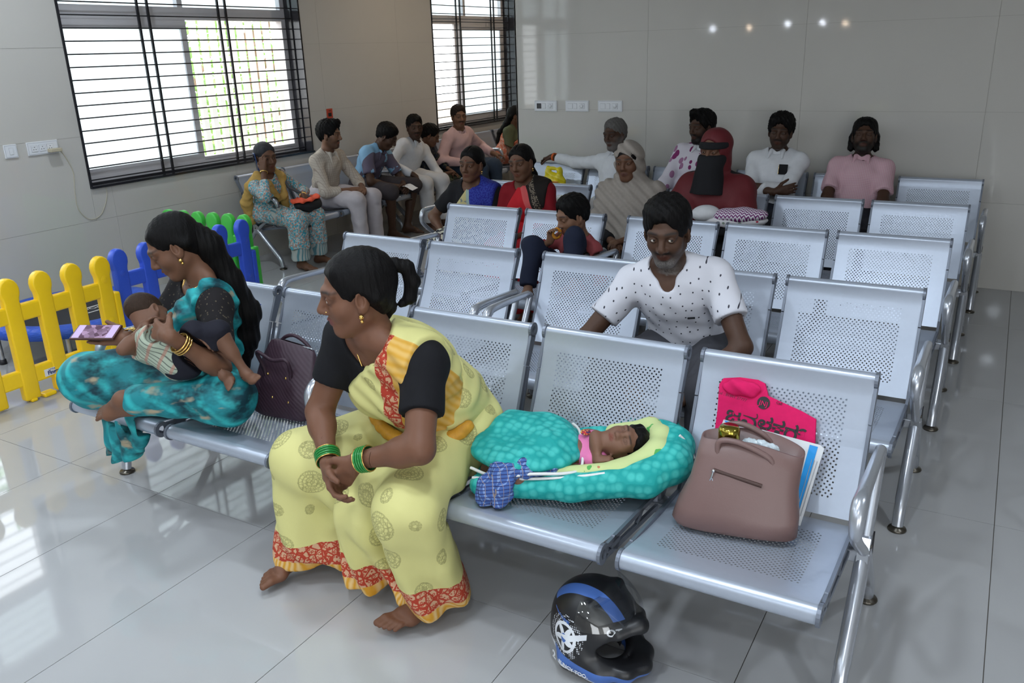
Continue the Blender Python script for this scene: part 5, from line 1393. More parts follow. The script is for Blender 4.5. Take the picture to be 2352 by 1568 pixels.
# ================================================================ things
CAMP = Vector((0, 0, CAM_H))
def text_mesh(txt, size, depth=.0006, bold=0.):
    cu = bpy.data.curves.new('lettering', 'FONT'); cu.body = txt; cu.size = size; cu.extrude = depth; cu.align_x = 'CENTER'; cu.align_y = 'CENTER'; cu.offset = bold
    o = bpy.data.objects.new('tmp', cu); COL.objects.link(o); dg = bpy.context.evaluated_depsgraph_get(); me = bpy.data.meshes.new_from_object(o.evaluated_get(dg)); bpy.data.objects.remove(o); return me
def text_on(txt, size, M, m, parent, name='lettering', bold=0.):
    """M: 4x4 in the parent's space; x along the line, y up, z out of the surface"""
    me = text_mesh(txt, size, bold=bold); me.transform(M); return link(name, me, m, parent)
def frame4(o, x, y):
    x = Vector(x).normalized(); y = Vector(y); y = (y-x*y.dot(x)).normalized(); z = x.cross(y)
    return Matrix(((x.x, y.x, z.x, o[0]), (x.y, y.y, z.y, o[1]), (x.z, y.z, z.z, o[2]), (0, 0, 0, 1)))
def on_plane(px, py, p0, n):
    """the point of a plane in the room that shows at a photo pixel"""
    d = RIGHT*((px-1176)/CAM_F)-UPV*((py-784)/CAM_F)+FWD; n = Vector(n); t = (Vector(p0)-CAMP).dot(n)/d.dot(n); return CAMP+d*t
M_INK = mat('black_ink', (.012, .012, .014), .6)
# ---------------- switch plates
M_PLATE = mat('white_switch_plastic', srgb(226, 228, 232), .3); M_LINE = mat('grey_plastic', srgb(150, 150, 155), .4); M_DKSW = mat('dark_rocker', (.05, .05, .055), .4)
def plate(label, M, w_, h_, mods, first_dark=False):
    t = thing('switch_plate', label, 'switch', M.translation); t.rotation_euler = M.to_euler()
    b = MB(); b.box((-w_/2, -h_/2, 0), (w_/2, h_/2, .009), .0025); b.build('plate', M_PLATE, t)
    b = MB(); b.box((-w_/2+.006, -h_/2+.006, .009), (w_/2-.006, h_/2-.006, .0098)); b.build('inner_frame', M_LINE, t)
    b = MB(); b.box((-w_/2+.0075, -h_/2+.0075, .009), (w_/2-.0075, h_/2-.0075, .0105)); b.build('face', M_PLATE, t)
    for k, (cx, mw, typ) in enumerate(mods):
        b = MB(); b.box((cx-mw/2, -.021, .0105), (cx+mw/2, .021, .0135), .001); o = b.build('rocker' if typ == 's' else 'socket', M_DKSW if (k == 0 and first_dark) else M_PLATE, t)
        b = MB(); b.box((cx-mw/2-.0012, -.0222, .0105), (cx+mw/2+.0012, .0222, .0110)); b.build('gap', M_LINE, t)
        if typ == 'o':
            b = MB()
            for (hx, hy) in ((0, .009), (-.008, -.006), (.008, -.006)): b.lathe([(.0005, .0138), (.0032, .0138)], (cx+hx, hy, 0), 8)
            b.build('pin_holes', M_DKSW, o)
        if typ == 'd':
            b = MB(); b.lathe([(.017, .0135), (.016, .019), (.0005, .0195)], (cx, 0, 0), 16); b.build('dial', M_PLATE, o)
for k, (x, lab) in enumerate(((-3.497, 'white switch plate with a dark rocker, nearest the window corner'), (-3.20, 'middle one of three white switch plates on the back wall'), (-2.90, 'white switch plate on the back wall, farthest from the window corner'))):
    plate(lab, frame4((x, YB-.0005, 1.229), (1, 0, 0), (0, 0, 1)), .215, .088, ((-.062, .042, 's'), (-.014, .030, 's'), (.045, .046, 'd')), k == 0)
plate('single white switch on the window wall', frame4((XW+.0005, 3.262, 1.157), (0, 1, 0), (0, 0, 1)), .088, .088, ((0, .024, 's'),))
plate('white double socket plate with a plugged adapter on the window wall', frame4((XW+.0005, 3.485, 1.157), (0, 1, 0), (0, 0, 1)), .222, .088, ((-.062, .042, 'o'), (-.006, .042, 'o'), (.050, .042, 'o')))
t = thing('power_adapter', 'small beige plug adapter with thin cable at the wall socket', 'plug', (XW+.012, 3.55, 1.135))
b = MB(); b.box((.002, -.042, -.012), (.045, .042, .012), .004); b.build('plug_body', mat('beige_plastic', srgb(190, 180, 155), .5), t)
_pts = [on_plane(x, y, (XW+.004, 0, 0), (1, 0, 0)) for x, y in ((134, 340), (150, 360), (168, 395), (172, 440), (180, 480), (205, 503), (230, 495), (243, 465), (246, 440), (242, 430))]
b = MB(); b.tube([p_-t.location for p_ in smooth_path(_pts, 5)], .0022, 6); b.build('cable', mat('cream_cable', srgb(196, 188, 165), .5), t)
# ---------------- small orange notice
t = thing('notice', 'small orange-red notice stuck on the wall beside the window', 'sign', (XW+.0015, 6.398, 1.165)); _M4 = frame4((0, 0, 0), (0, 1, 0), (0, 0, 1)); t.rotation_euler = _M4.to_euler()
b = MB(); b.box((-.042, -.045, 0), (.042, .045, .002)); b.build('sheet', mat('orange_red_vinyl', (.55, .07, .035), .5), t)
b = MB(); b.box((-.022, -.028, .002), (.024, .006, .0028), .0005); b.build('pictogram', M_INK, t); b = MB(); b.box((-.012, .022, .002), (.020, .028, .0028)); b.build('line', M_INK, t)
# ---------------- play fence
def fence(label, col, a, b_, n, h=.672, rail=True, sticker=None, off=0.):
    a = Vector(a); b_ = Vector(b_); d = b_-a; L = d.length; ang = math.atan2(d.y, d.x)
    t = thing('play_fence_panel', label, 'fence', (a.x, a.y, 0), ang, 'plastic play fence panels')
    m = speckle(col[0], col[1], .38, .05, 14)
    w_ = .086; poly = [(-w_/2, .012), (w_/2, .012), (w_/2, h-.145), (w_*.48, h-.128)]
    for k in range(13):
        an = -.62+(PI+1.24)*k/12; poly.append((.054*math.cos(an), h-.066+.066*math.sin(an) if math.sin(an) > 0 else h-.066+.075*math.sin(an)))
    poly += [(-w_*.48, h-.128), (-w_/2, h-.145)]
    bm = bmesh.new(); vs = [bm.verts.new((x, -.024, z)) for x, z in poly]; f = bm.faces.new(vs); r = bmesh.ops.extrude_face_region(bm, geom=[f]); bmesh.ops.translate(bm, verts=[v for v in r['geom'] if isinstance(v, bmesh.types.BMVert)], vec=(0, .048, 0))
    bmesh.ops.recalc_face_normals(bm, faces=bm.faces); 
    ed = [e for e in bm.edges if len(e.link_faces) == 2 and e.calc_face_angle(0) > 1.0]; bmesh.ops.bevel(bm, geom=ed, offset=.011, segments=3, profile=.5, affect='EDGES')
    mb = MB(); mb.bm(bm, True); me = mb.mesh('picket'); me.materials.append(m)
    pitch = (L-.10)/(n-1)
    b = MB(); b.lathe([(.0005, -.0262), (.016, -.0262), (.018, -.0244), (.020, -.0262), (.022, -.0244)], n=18, axis=1); rme = b.mesh('ring_relief'); rme.materials.append(m)
    for k in range(n):
        o = link('picket', me, None, t); o.location = (.05+k*pitch, 0, 0)
        if k in (0, n-1):
            for zz in (.54, .30, .16): q = link('ring_relief', rme, None, o); q.location = (0, 0, zz)
    for z0, z1 in ((.095, .185), (h-.235, h-.145)):
        b = MB(); b.box((.05, -.020, z0), (L-.05, .020, z1), .010); b.build('rail', m, t)
    for k in range(n-1):
        b = MB(); b.box((.05+(k+.30)*pitch, -.03, 0), (.05+(k+.70)*pitch, .03, .022), .008) if k % 2 == 0 else b.box((.05+(k+.9)*pitch, -.028, 0), (.05+(k+1.1)*pitch, .028, .02), .008); b.build('ground_foot', m, t)
    # interlocking end posts
    b = MB(); b.box((L-.012, -.026, .03), (L+.030, .026, h-.22), .010); b.build('end_connector', m, t)
    if sticker:
        x = .05+sticker*pitch; b = MB(); b.box((x-.05, -.0235, .11), (x+.05, -.0205, .15), .001); s_ = b.build('sticker', mat('white_sticker', (.75, .75, .75), .5), t)
        text_on('LITTLE', .013, frame4((x-.008, -.0242, .142), (1, 0, 0), (0, 0, 1)), mat('navy_ink', (.02, .03, .15), .6), s_); text_on('Fingers', .028, frame4((x+.006, -.0242, .126), (1, 0, 0), (0, 0, 1)), mat('navy_ink', (.02, .03, .15), .6), s_, bold=.0008)
    return t
YC = ('yellow_fence_plastic', srgb(250, 205, 20)); BC = ('blue_fence_plastic', srgb(52, 88, 205)); GC = ('green_fence_plastic', srgb(70, 190, 70))
fence('bright yellow plastic picket panel with a maker sticker', YC, (-4.335, 1.885, 0), (-4.345, 2.87, 0), 6, sticker=2.75)
fence('blue plastic picket panel behind the teal sari woman', BC, (-4.385, 2.915, 0), (-4.39, 3.96, 0), 6, .680)
fence('green plastic picket panel at the rear of the play pen', GC, (-5.245, 3.975, 0), (-4.44, 4.035, 0), 6, .685)
# ---------------- trampoline
TRC = (-4.99, 3.02)
t = thing('trampoline', 'small round trampoline with blue padded rim inside the play fence', 'trampoline', (*TRC, 0))
M_PAD = cloth('blue_vinyl_pad', srgb(45, 85, 190), .1, 25, .35, False); _t = NT(M_PAD); _t.bump(_t.noise(30, _t.mapping(_t.coord(), (1, 1, 3)), 3).outputs[0], .5, .02)
b = MB(); b.lathe([(.385, .228), (.40, .243), (.45, .248), (.50, .240), (.515, .222), (.512, .185), (.50, .18), (.40, .205), (.385, .228)], n=48); b.build('padded_rim', M_PAD, t)
b = MB(); b.lathe([(.0005, .222), (.40, .222)], n=48); b.build('mat', cloth('black_jump_mat', (.025, .025, .028), .2, 60), t)
for k in range(6):
    an = 2*PI*k/6+.35; b = MB(); b.tube([(.47*math.cos(an), .47*math.sin(an), .21), (.47*math.cos(an), .47*math.sin(an), .012)], .014, 10); l = b.build('leg', M_TUBE, t)
    b = MB(); b.lathe([(.0005, .03), (.019, .03), (.021, 0), (.0005, 0)], (.47*math.cos(an), .47*math.sin(an), 0), 12); b.build('rubber_tip', M_CAP, l)
b = MB()
for k in range(7):
    b.lathe([(.016, .2232), (.024, .2236), (.016, .2240)], (.05+.035*k*.35, -.02+.045*k, 0), 10)
b.box((.03, -.06, .2228), (.045, .30, .2234)); b.box((.14, -.02, .2228), (.155, .34, .2234)); b.build('mat_print', mat('white_print', (.55, .53, .5), .7), t)
# ---------------- smartphone of the teal woman
def phone(label, M, w_=.075, h_=.155, screen=(.35, .33, .42), case=(.02, .015, .015), lit=0.):
    t = thing('smartphone', label, 'phone', M.translation); t.rotation_euler = M.to_euler()
    b = MB(); b.box((-w_/2, -h_/2, -.005), (w_/2, h_/2, .0045), .003); b.build('case', mat('phone_case_%d' % int(case[0]*1000), case, .4), t)
    m = mat('phone_screen_%d' % int(lit*100+screen[0]*1000), screen, .08)
    if lit:
        q = NT(m); s_ = q.sep(q.coord()); bl = q.vor(55, q.coord(), 'F1', 1.); top = q.math('GREATER_THAN', q.math('ABSOLUTE', s_[1]), .05)
        bs = q.sep(bl.outputs['Color']); c = q.mix(top, q.mix(bs[0], (.10, .06, .08), (.55, .45, .55)), (.75, .72, .9)); mx = q.n('Mix', data_type='RGBA', blend_type='MULTIPLY'); mx.inputs[0].default_value = 1.; q.l(c, mx.inputs[6]); mx.inputs[7].default_value = (.5, .4, .5, 1); q.base(mx.outputs[2]); q.l(mx.outputs[2], q.b.inputs['Emission Color']); q.b.inputs['Emission Strength'].default_value = lit
    b = MB(); b.box((-w_/2+.004, -h_/2+.006, .0045), (w_/2-.004, h_/2-.006, .0051)); b.build('screen', m, t); return t
_tip = sum(TEAL.tips['R'][:4])/4
_wr, _hd, _pn, _sd = TEAL.hf['R']; _pc = Vector(_wr+_hd*.105+_pn*.030)
phone('smartphone showing a photo, held flat by the teal sari woman', frame4(_pc, tuple(np.cross(_hd, _pn)), tuple(_hd)), .078, .165, (.3, .28, .36), (.055, .012, .008), .45)
_pw = (PHW.h(.012, -.098, -.02)); phone('blue-backed phone held to the ear of the turquoise tunic woman', frame4(Vector(_pw), tuple(PHW.Hd @ np.array((1, -.3, .1))), tuple(PHW.Hd @ np.array((-.35, -.05, 1)))), .07, .145, (.02, .02, .03), (.02, .05, .16))
t = thing('pocket_notebook', 'small black notebook in the shirt pocket of the man with folded arms', 'notebook', tuple(MW5.chest+MW5.T1 @ np.array((.122, .075, .02)))); t.rotation_euler = frame4((0, 0, 0), MW5.T1[:, 1], MW5.T1[:, 2]).to_euler()
b = MB(); b.box((-.030, -.035, -.004), (.030, .035, .006), .002); b.build('cover', C_BLK, t); b = MB(); b.box((-.031, -.034, -.002), (-.028, .034, .004)); b.build('edge_strip', mat('gold', (.75, .48, .15), .25, 1.), t)
# ---------------- orange ring snack
o_ = Vector(BOY.h(.128, .0, -.062)); 
M_RING = speckle('orange_wafer', (.75, .30, .03), .6, .2, 60)
b = MB(); _x = Vector(BOY.Hd[:, 0]); _y = Vector(BOY.Hd[:, 2]); b.tube([(_x*math.cos(2*PI*k/24)+_y*math.sin(2*PI*k/24))*.024 for k in range(24)], .0095, 8, False, True)
r_ = b.build('ring_snack', M_RING); r_.location = o_; tag(r_, 'orange ring-shaped snack at the mouth of the small boy', 'snack')
me = text_mesh('HIGH', .030, .0005, .0006); me.transform(frame4(BOY.chest+BOY.T1 @ np.array((.118, -.004, -.028))-BOY.base, BOY.T1[:, 1], BOY.T1[:, 2])); link('shirt_lettering', me, mat('faded_red_print', (.26, .045, .05), .8), BOY.root)
# ---------------- soft containers: lofted bags
def loft(mb, secs, n=36, close_bottom=True, smooth=True, p=3.2):
    """secs: (centre, xaxis*halfwidth, yaxis*halfdepth)"""
    V = []
    for c, ax, ay in secs:
        c, ax, ay = Vector(c), Vector(ax), Vector(ay)
        for k in range(n):
            a = 2*PI*k/n; ca, sa = math.cos(a), math.sin(a)
            V.append(c+ax*(abs(ca)**(2/p)*(1 if ca >= 0 else -1))+ay*(abs(sa)**(2/p)*(1 if sa >= 0 else -1)))
    F = [(i*n+k, i*n+(k+1) % n, (i+1)*n+(k+1) % n, (i+1)*n+k) for i in range(len(secs)-1) for k in range(n)]
    mb.add(V, F, smooth)
    if close_bottom: mb.add(V[:n], [tuple(range(n))[::-1]])
M_TOTE = speckle('taupe_leather', srgb(118, 92, 88), .42, .06, 9, bump=.0); _t = NT(M_TOTE); _t.bump(_t.noise(260, _t.coord(), 3).outputs[0], .10, .002)
TB = Vector((-.535, 2.095, .398)); tx = Vector((.985, .17, 0)).normalized(); ty = Vector((-.17, .985, 0)); lean = Vector((.02, .085, .236))
t = thing('tote_bag', 'taupe leather tote bag with front zipper on the steel seat', 'bag', TB)
b = MB(); S_ = []
for f, wx, dy, sag in ((0, .158, .050, 0), (.05, .172, .062, 0), (.25, .166, .068, 0), (.55, .148, .060, 0), (.8, .143, .054, 0), (1., .141, .048, 0)):
    S_.append((lean*f, tx*wx, ty*dy))
S_ += [(lean*1., tx*.136, ty*.044), (lean*.86, tx*.134, ty*.044), (lean*.80, tx*.05, ty*.02)]
loft(b, S_); 
for i, v in enumerate(b.V):     # slack in the leather, a higher corner on the left
    v = Vector(v); f = v.z/.236
    b.V[i] = (v.x, v.y, v.z+.018*f*math.sin(v.x*14+1.2)*(1 if f > .5 else .4)+(.006*math.sin(v.x*30+v.z*25) if .05 < f < .95 else 0)-.03*f*(v.x+.02)/.15*.5)
b.build('body', M_TOTE, t)
def tp(fx, fz, fy=-1.): return Vector(lean*fz)+tx*fx+ty*(fy*(.067-.02*fz))
for sy, dz in ((-1, .0), (1, .012)):
    b = MB(); a0 = tp(-.085, .94, sy); a1 = tp(.060, .90, sy); up_ = Vector((0, .02, 1)); P = smooth_path([a0-up_*.03, a0+up_*.022, (a0*.7+a1*.3)+up_*(.032+dz), (a0*.3+a1*.7)+up_*(.018+dz)-ty*.0, a1-up_*.005, a1-up_*.045], 6)
    b.tube(P, .0085, 8); b.build('handle', M_TOTE, t)
b = MB(); z0, z1 = tp(-.085, .72)-ty*.004, tp(.050, .62)-ty*.006
b.tube([z0.lerp(z1, k/8)-ty*.001 for k in range(9)], .0055, 6); zp = b.build('zipper', mat('brown_zip_tape', srgb(70, 48, 42), .6), t)
b = MB(); q0 = z0-ty*.008; b.sphere(q0, .005, 8, 6); b.tube(smooth_path([q0, q0+Vector((-.004, -.004, -.02)), q0+Vector((-.009, -.004, -.034)), q0+Vector((-.004, -.004, -.042)), q0+Vector((.001, -.004, -.034)), q0+Vector((-.002, -.004, -.02))], 4), .0022, 6); b.build('zip_pull', M_CHROME, zp)
# flask in the tote
t = thing('flask', 'gold coloured steel flask standing in the tote bag', 'bottle', TB+Vector(lean)*.88+tx*(-.062)+ty*.008-Vector((0, 0, .10)))
M_FLK = mat('gold_steel', (.42, .34, .06), .16, 1.)
b = MB(); b.lathe([(.0005, 0), (.028, 0), (.030, .01), (.030, .115)], n=24); b.build('body', M_FLK, t); b = MB(); b.lathe([(.030, .1155), (.031, .117), (.031, .121), (.030, .1225)], n=24); b.build('ring', mat('silver', (.8, .8, .8), .2, 1.), t)
b = MB(); b.lathe([(.030, .123), (.030, .155), (.026, .164), (.0005, .165)], n=24); b.build('cap', M_FLK, t)
K = Sdf(); pc = TB+lean*.93+tx*.02+ty*.002
for k in range(9): K.ell(np.array(pc)+np.array((.018*(k % 3-1)*1.5+.01*random.random(), .008*math.sin(k*2), .012*math.cos(k*3)-.006)), (.024, .012, .016), None, .006)
K.warp = lambda X, Y, Z: (.002*np.sin(X*420+Z*310)*np.sin(Y*380-Z*250)).astype(np.float32)
o = sdf_obj('plastic_wrap', K, .003, mat('clear_crinkled_plastic', (.55, .62, .66), .12), None, (), tuple(pc), 0); o.location = pc; tag(o, 'crinkled clear plastic wrap inside the tote bag', 'wrapping')
# pink cloth bag and hospital folder leaning on the backrest
bn = Vector((0, -(BT[1]-BB[1]), -(BB[0]-BT[0]))).normalized(); bn = Vector((0, -.895, .445))
def board(name, label, cat, pix, off, th, m, wave=0.):
    p0 = Vector((0, ROWY[0]-.16, .55))+bn*off; P = [on_plane(x, y, p0, bn) for x, y in pix]; o0 = P[0].copy()
    t = thing(name, label, cat, o0); bm = bmesh.new(); vs = [bm.verts.new(q-o0) for q in P]; f = bm.faces.new(vs); r = bmesh.ops.extrude_face_region(bm, geom=[f]); bmesh.ops.translate(bm, verts=[v for v in r['geom'] if isinstance(v, bmesh.types.BMVert)], vec=bn*-th)
    bmesh.ops.recalc_face_normals(bm, faces=bm.faces); b = MB(); b.bm(bm); b.build('sheet' if cat == 'folder' else 'cloth', m, t)
    ex = (on_plane(pix[0][0]+100, pix[0][1]+29, p0, bn)-P[0]).normalized()
    return t, p0, o0, ex
M_PINK = cloth('magenta_cloth', srgb(214, 28, 96), .12, 60)
t, p0, o0, ex = board('cloth_bag', 'magenta cloth shopping bag with black lettering behind the tote', 'bag', [(1652, 882), (1662, 868), (1700, 866), (1742, 872), (1757, 880), (1764, 908), (1800, 925), (1842, 944), (1874, 962), (1871, 1030), (1868, 1060), (1640, 1000), (1648, 940)], .036, .014, M_PINK)
K = Sdf(); c0 = on_plane(1705, 892, p0, bn)+bn*.006; K.ell(np.array(c0), (.058, .018, .028), None, .01); K.warp = lambda X, Y, Z: (.003*np.sin(X*90+Z*120)).astype(np.float32); o = sdf_obj('folded_top', K, .005, M_PINK, t, (), tuple(o0), 1)
ey = bn.cross(ex)
def txt_at(s, px, py, size, par, o0, off=.0015, bold=0., m=M_INK): return text_on(s, size, frame4(on_plane(px, py, p0, bn)+bn*off-o0, ex, ey), m, par, bold=bold)
txt_at('ಜವಳಕರ್', 1755, 978, .062, t, o0, bold=.0012); txt_at('Sel : 81841 37777', 1686, 912, .0125, t, o0, .024, m=mat('faded_ink', (.10, .01, .03), .7)); txt_at('Cell', 1790, 926, .011, t, o0, m=mat('faded_ink', (.10, .01, .03), .7))
b = MB(); c0 = on_plane(1754, 925, p0, bn)+bn*.002-o0; V_ = [c0+(ex*math.cos(2*PI*k/24)+ey*math.sin(2*PI*k/24))*.019 for k in range(24)]; b.add(V_, [tuple(range(24))]); b.build('round_emblem', M_INK, t); txt_at('JNJ', 1754, 927, .021, t, o0, .003, m=M_PINK)
t, p0, o0, ex = board('folder', 'white card folder with a blue side stripe tucked behind the tote', 'folder', [(1662, 963), (1885, 1022), (1893, 1030), (1838, 1207), (1800, 1200), (1600, 1140)], .060, .004, mat('white_card', (.72, .73, .75), .4))
def strip(pix, m, name, par, o0, off=.0012):
    b = MB(); b.add([on_plane(x, y, p0, bn)+bn*off-o0 for x, y in pix], [tuple(range(len(pix)))]); return b.build(name, m, par)
M_BST = mat('cyan_stripe', srgb(30, 150, 225), .4)
strip([(1860, 1021), (1879, 1026), (1828, 1200), (1812, 1197)], M_BST, 'side_stripe', t, o0); strip([(1664, 965), (1697, 973), (1692, 984), (1672, 979)], M_BST, 'corner_stripe', t, o0)
ey = bn.cross(ex); exr = (on_plane(1870, 1030, p0, bn)-on_plane(1820, 1200, p0, bn)).normalized()
text_on('Hospital  Road  Clinic  Records', .0095, frame4(on_plane(1846, 1113, p0, bn)+bn*.002-o0, exr, bn.cross(exr)), mat('white_print2', (.8, .8, .8), .5), t) if False else None
b = MB(); 
for k in range(3): b.tube([on_plane(1823+7*k+30*0, 1195-2*k, p0, bn).lerp(on_plane(1872+6*k, 1032+3*k, p0, bn), .04)+bn*.002-o0, on_plane(1823+7*k, 1195-2*k, p0, bn).lerp(on_plane(1872+6*k, 1032+3*k, p0, bn), .86)+bn*.002-o0], .0009, 4)
b.build('print_lines', mat('grey_print', (.4, .42, .45), .6), t)
strip([(1775, 1003), (1792, 1008), (1790, 1022), (1778, 1020)], mat('photo_print', (.45, .33, .26), .5), 'picture', t, o0)
# purple handbag
PBc = Vector((-2.285, 2.120, .398)); tx = Vector((.97, .05, 0)).normalized(); ty = Vector((-.05, .97, 0)); lean = Vector((-.0, .085, .245))
t = thing('handbag', 'dark purple quilted handbag with gold studs on the steel seat', 'bag', PBc); M_PB = speckle('dark_purple_fabric', srgb(58, 38, 50), .55, .1, 30); _t = NT(M_PB); _t.bump(_t.wave(28, _t.mapping(_t.coord(), (1, .3, 1), (0, .9, 0)), 1).outputs[0], .15, .003)
b = MB(); loft(b, [(lean*f, tx*wx, ty*dy) for f, wx, dy in ((0, .135, .048), (.06, .150, .058), (.35, .148, .060), (.7, .130, .046), (.92, .112, .026), (1., .104, .012), (1.01, .06, .004))])
for i, v in enumerate(b.V): v = Vector(v); b.V[i] = (v.x, v.y+.004*math.sin(v.x*40+v.z*20), v.z+.03*(v.z/.245)*math.sin(v.x*13+2.2)*.6)
b.build('body', M_PB, t)
for (fx, fz) in ((-.085, .32), (-.02, .30), (.06, .27), (-.06, .62), (.03, .60)):
    b = MB(); b.sphere(lean*fz+tx*fx-ty*(.060-.012*fz), .0055, 8, 6); b.build('stud', GOLD, t)
for sy in (-1, 1):
    b = MB(); a0 = lean*.62+tx*-.075+ty*(sy*.048); a1 = lean*.60+tx*.050+ty*(sy*.048); o_ = ty*sy*.022; P = smooth_path([a0-lean*.3, a0, a0+Vector((-.01, 0, .09))*1.+o_, (a0+a1)/2+Vector((0, 0, .125 if sy > 0 else .07))+o_, a1+Vector((.01, 0, .08))+o_, a1, a1-lean*.3], 6); b.tube(P, .0075, 8); b.build('handle', M_PB, t)
b = MB(); b.tube([lean*1.0+tx*-.10, lean*1.03, lean*1.0+tx*.10], .004, 6); b.build('zipper', M_CHROME, t)
# ---------------- baby nest
M_NEST = mat('turquoise_minky', (.02, .42, .38), .7, 0, .3); q = NT(M_NEST); lv = q.coord(); vo = q.vor(38, lv, 'F1', .5); vo2 = q.vor(24, lv, 'SMOOTH_F1', .35)
k_ = q.math('MULTIPLY', q.math('SUBTRACT', vo.outputs['Distance'], .28), 3., clamp=True); q.base(q.mix(k_, (.06, .50, .46), (.012, .34, .32))); q.bump(vo.outputs['Distance'], .55, .006)
M_SHEET = print_noise('lime_animal_print', (.58, .66, .30), (.10, .40, .10), 16, .66, (.55, .22, .12), 2)
M_PIPE = mat('white_piping', (.78, .78, .76), .6)
NA = np.array((-1.335, 1.985, .405)); NB = np.array((-.800, 2.275, .425)); nd = unit(NB-NA); nd[2] = 0; nd = unit(nd); ns = np.array((nd[1], -nd[0], 0))   # ns: towards the camera
NO = (NA+NB)/2; t = thing('baby_nest', 'turquoise quilted baby nest with lime lining on the steel seat', 'baby bed', tuple(NO))
def npnt(a, s_, z): return NO+nd*a+ns*s_+np.array((0, 0, z))
K = Sdf(); K.ell(npnt(0, 0, .028), (.30, .155, .030), np.stack([nd, -ns, np.array((0, 0, 1))], 1), .02)
K.chain([npnt(-.27, .115, .035), npnt(0, .150, .042), npnt(.22, .145, .060), npnt(.305, .09, .085), npnt(.325, 0, .095), npnt(.305, -.09, .09), npnt(.22, -.145, .070), npnt(0, -.15, .045), npnt(-.27, -.115, .04)], [.035, .038, .050, .058, .060, .058, .050, .038, .035], .03)
K.cut((0, 0, -1), (0, 0, NO[2]-.012), .006); NESTW = Sdf(); NESTW.P = list(K.P); K.press(YSK, .012)
sdf_obj('padded_wall', K, .0065, M_NEST, t, (), tuple(NO), 2)
K = Sdf(); K.ell(npnt(.02, 0, .050), (.285, .125, .022), np.stack([nd, -ns, np.array((0, 0, 1))], 1), .02)
K.chain([npnt(-.10, .122, .066), npnt(.15, .122, .080), npnt(.265, .075, .115), npnt(.285, 0, .125), npnt(.265, -.075, .12), npnt(.15, -.122, .09)], [.022, .028, .034, .036, .034, .028], .03); NESTL = Sdf(); NESTL.P = list(K.P); K.press(YSK, .012); sdf_obj('lining', K, .0065, M_SHEET, t, (), tuple(NO), 2)
b = MB(); b.tube([Vector(npnt(a, s_, z)-NO) for a, s_, z in smooth_path([(-.29, .125, .068), (-.12, .162, .080), (.08, .165, .088)], 8)] if False else [Vector(npnt(*q_)-NO) for q_ in smooth_path([(-.295, .12, .062), (-.15, .155, .074), (0, .160, .080), (.10, .158, .090)], 6)], .0045, 6); b.build('piping', M_PIPE, t)
b = MB(); b.tube([Vector(npnt(*q_)-NO) for q_ in smooth_path([(.335, .045, .155), (.365, .045, .12), (.382, .04, .075)], 6)], .0045, 6); b.build('zipper', M_PIPE, t)
# quilt flap folded over the baby
K = Sdf(); Rn = np.stack([nd, -ns, np.array((0, 0, 1))], 1) @ rot('y', 4)
K.ell(npnt(-.135, -.005, .108), (.180, .170, .042), Rn, .02); K.ell(npnt(-.15, -.09, .130), (.16, .085, .046), Rn, .03); K.ell(npnt(-.08, .05, .105), (.10, .075, .030), Rn, .03); K.ell(npnt(-.20, .03, .10), (.09, .09, .032), Rn, .03); K.ell(npnt(-.055, -.03, .132), (.085, .095, .034), Rn, .03)
K.warp = lambda X, Y, Z: (.004*np.sin(X*40+Y*22)*np.sin(Y*45)).astype(np.float32)
K.press(YSK, .012); fo = sdf_obj('quilt_flap', K, .0062, M_NEST, t, (), tuple(NO), 2)
b = MB(); b.tube([Vector(npnt(*q_)-NO) for q_ in smooth_path([(-.30, .10, .085), (-.22, .155, .082), (-.12, .165, .095), (-.02, .155, .090), (.03, .12, .086), (.042, .03, .100), (.038, -.08, .115), (.02, -.15, .11)], 6)], .0048, 6); b.build('flap_piping', M_PIPE, fo)
# sleeping newborn
_hz = unit(nd+np.array((0, 0, .15))); _hx = unit(np.array((0, 0, .75))+ns*.65-nd*.1); _hx = unit(_hx-_hz*(_hx @ _hz)); _hr = np.stack([_hx, np.cross(_hz, _hx), _hz], 1)
p = Human('sleeping newborn in pink top with dark hair, tucked in the turquoise nest', tuple(npnt(-.07, .0, .058)), math.degrees(math.atan2(nd[1], nd[0])), .56, 1.1, (.20, .10, .065), headw=tuple(npnt(.170, .02, .124)), kid=1, hs=.60, headR=_hr, front=(-.1, -.25, 1), res=.0045, hres=.0026,
          arms={'R': dict(w=tuple(npnt(.085, .098, .098)), hint=(0, -1, .3), dir=(1, -.1, .2), palm=(0, .5, -1), curl=55, hscale=1.15), 'L': dict(w=tuple(npnt(.06, -.08, .11)), hint=(0, 1, .2), dir=(1, 0, 0))},
          legs={'L': dict(w=tuple(npnt(-.25, -.04, .06)), hint=(0, 1, -.1)), 'R': dict(w=tuple(npnt(-.25, .04, .06)), hint=(0, -1, -.1))}, lids=1., category='baby', name='baby')
p.S.press(NESTL, 0.); p.S.press(YSK, .014)
p.finish_body(.003); p.shirt(cloth('pink_baby_top', (.75, .20, .42)), .7, .02, .010, (.048, 0), res=.0045, fold=.0015); p.hair('short', res=.0036)
K = Sdf(); c_ = p.chest+p.T1 @ np.array((.062, -.012, .012)); K.ell(c_, (.006, .015, .017), p.T1, .004); sdf_obj('shirt_motif', K, .003, print_noise('motif_print', (.5, .04, .04), (.05, .04, .12), 130, .52, (.7, .4, .1)), p.root, (), tuple(p.base), 1)
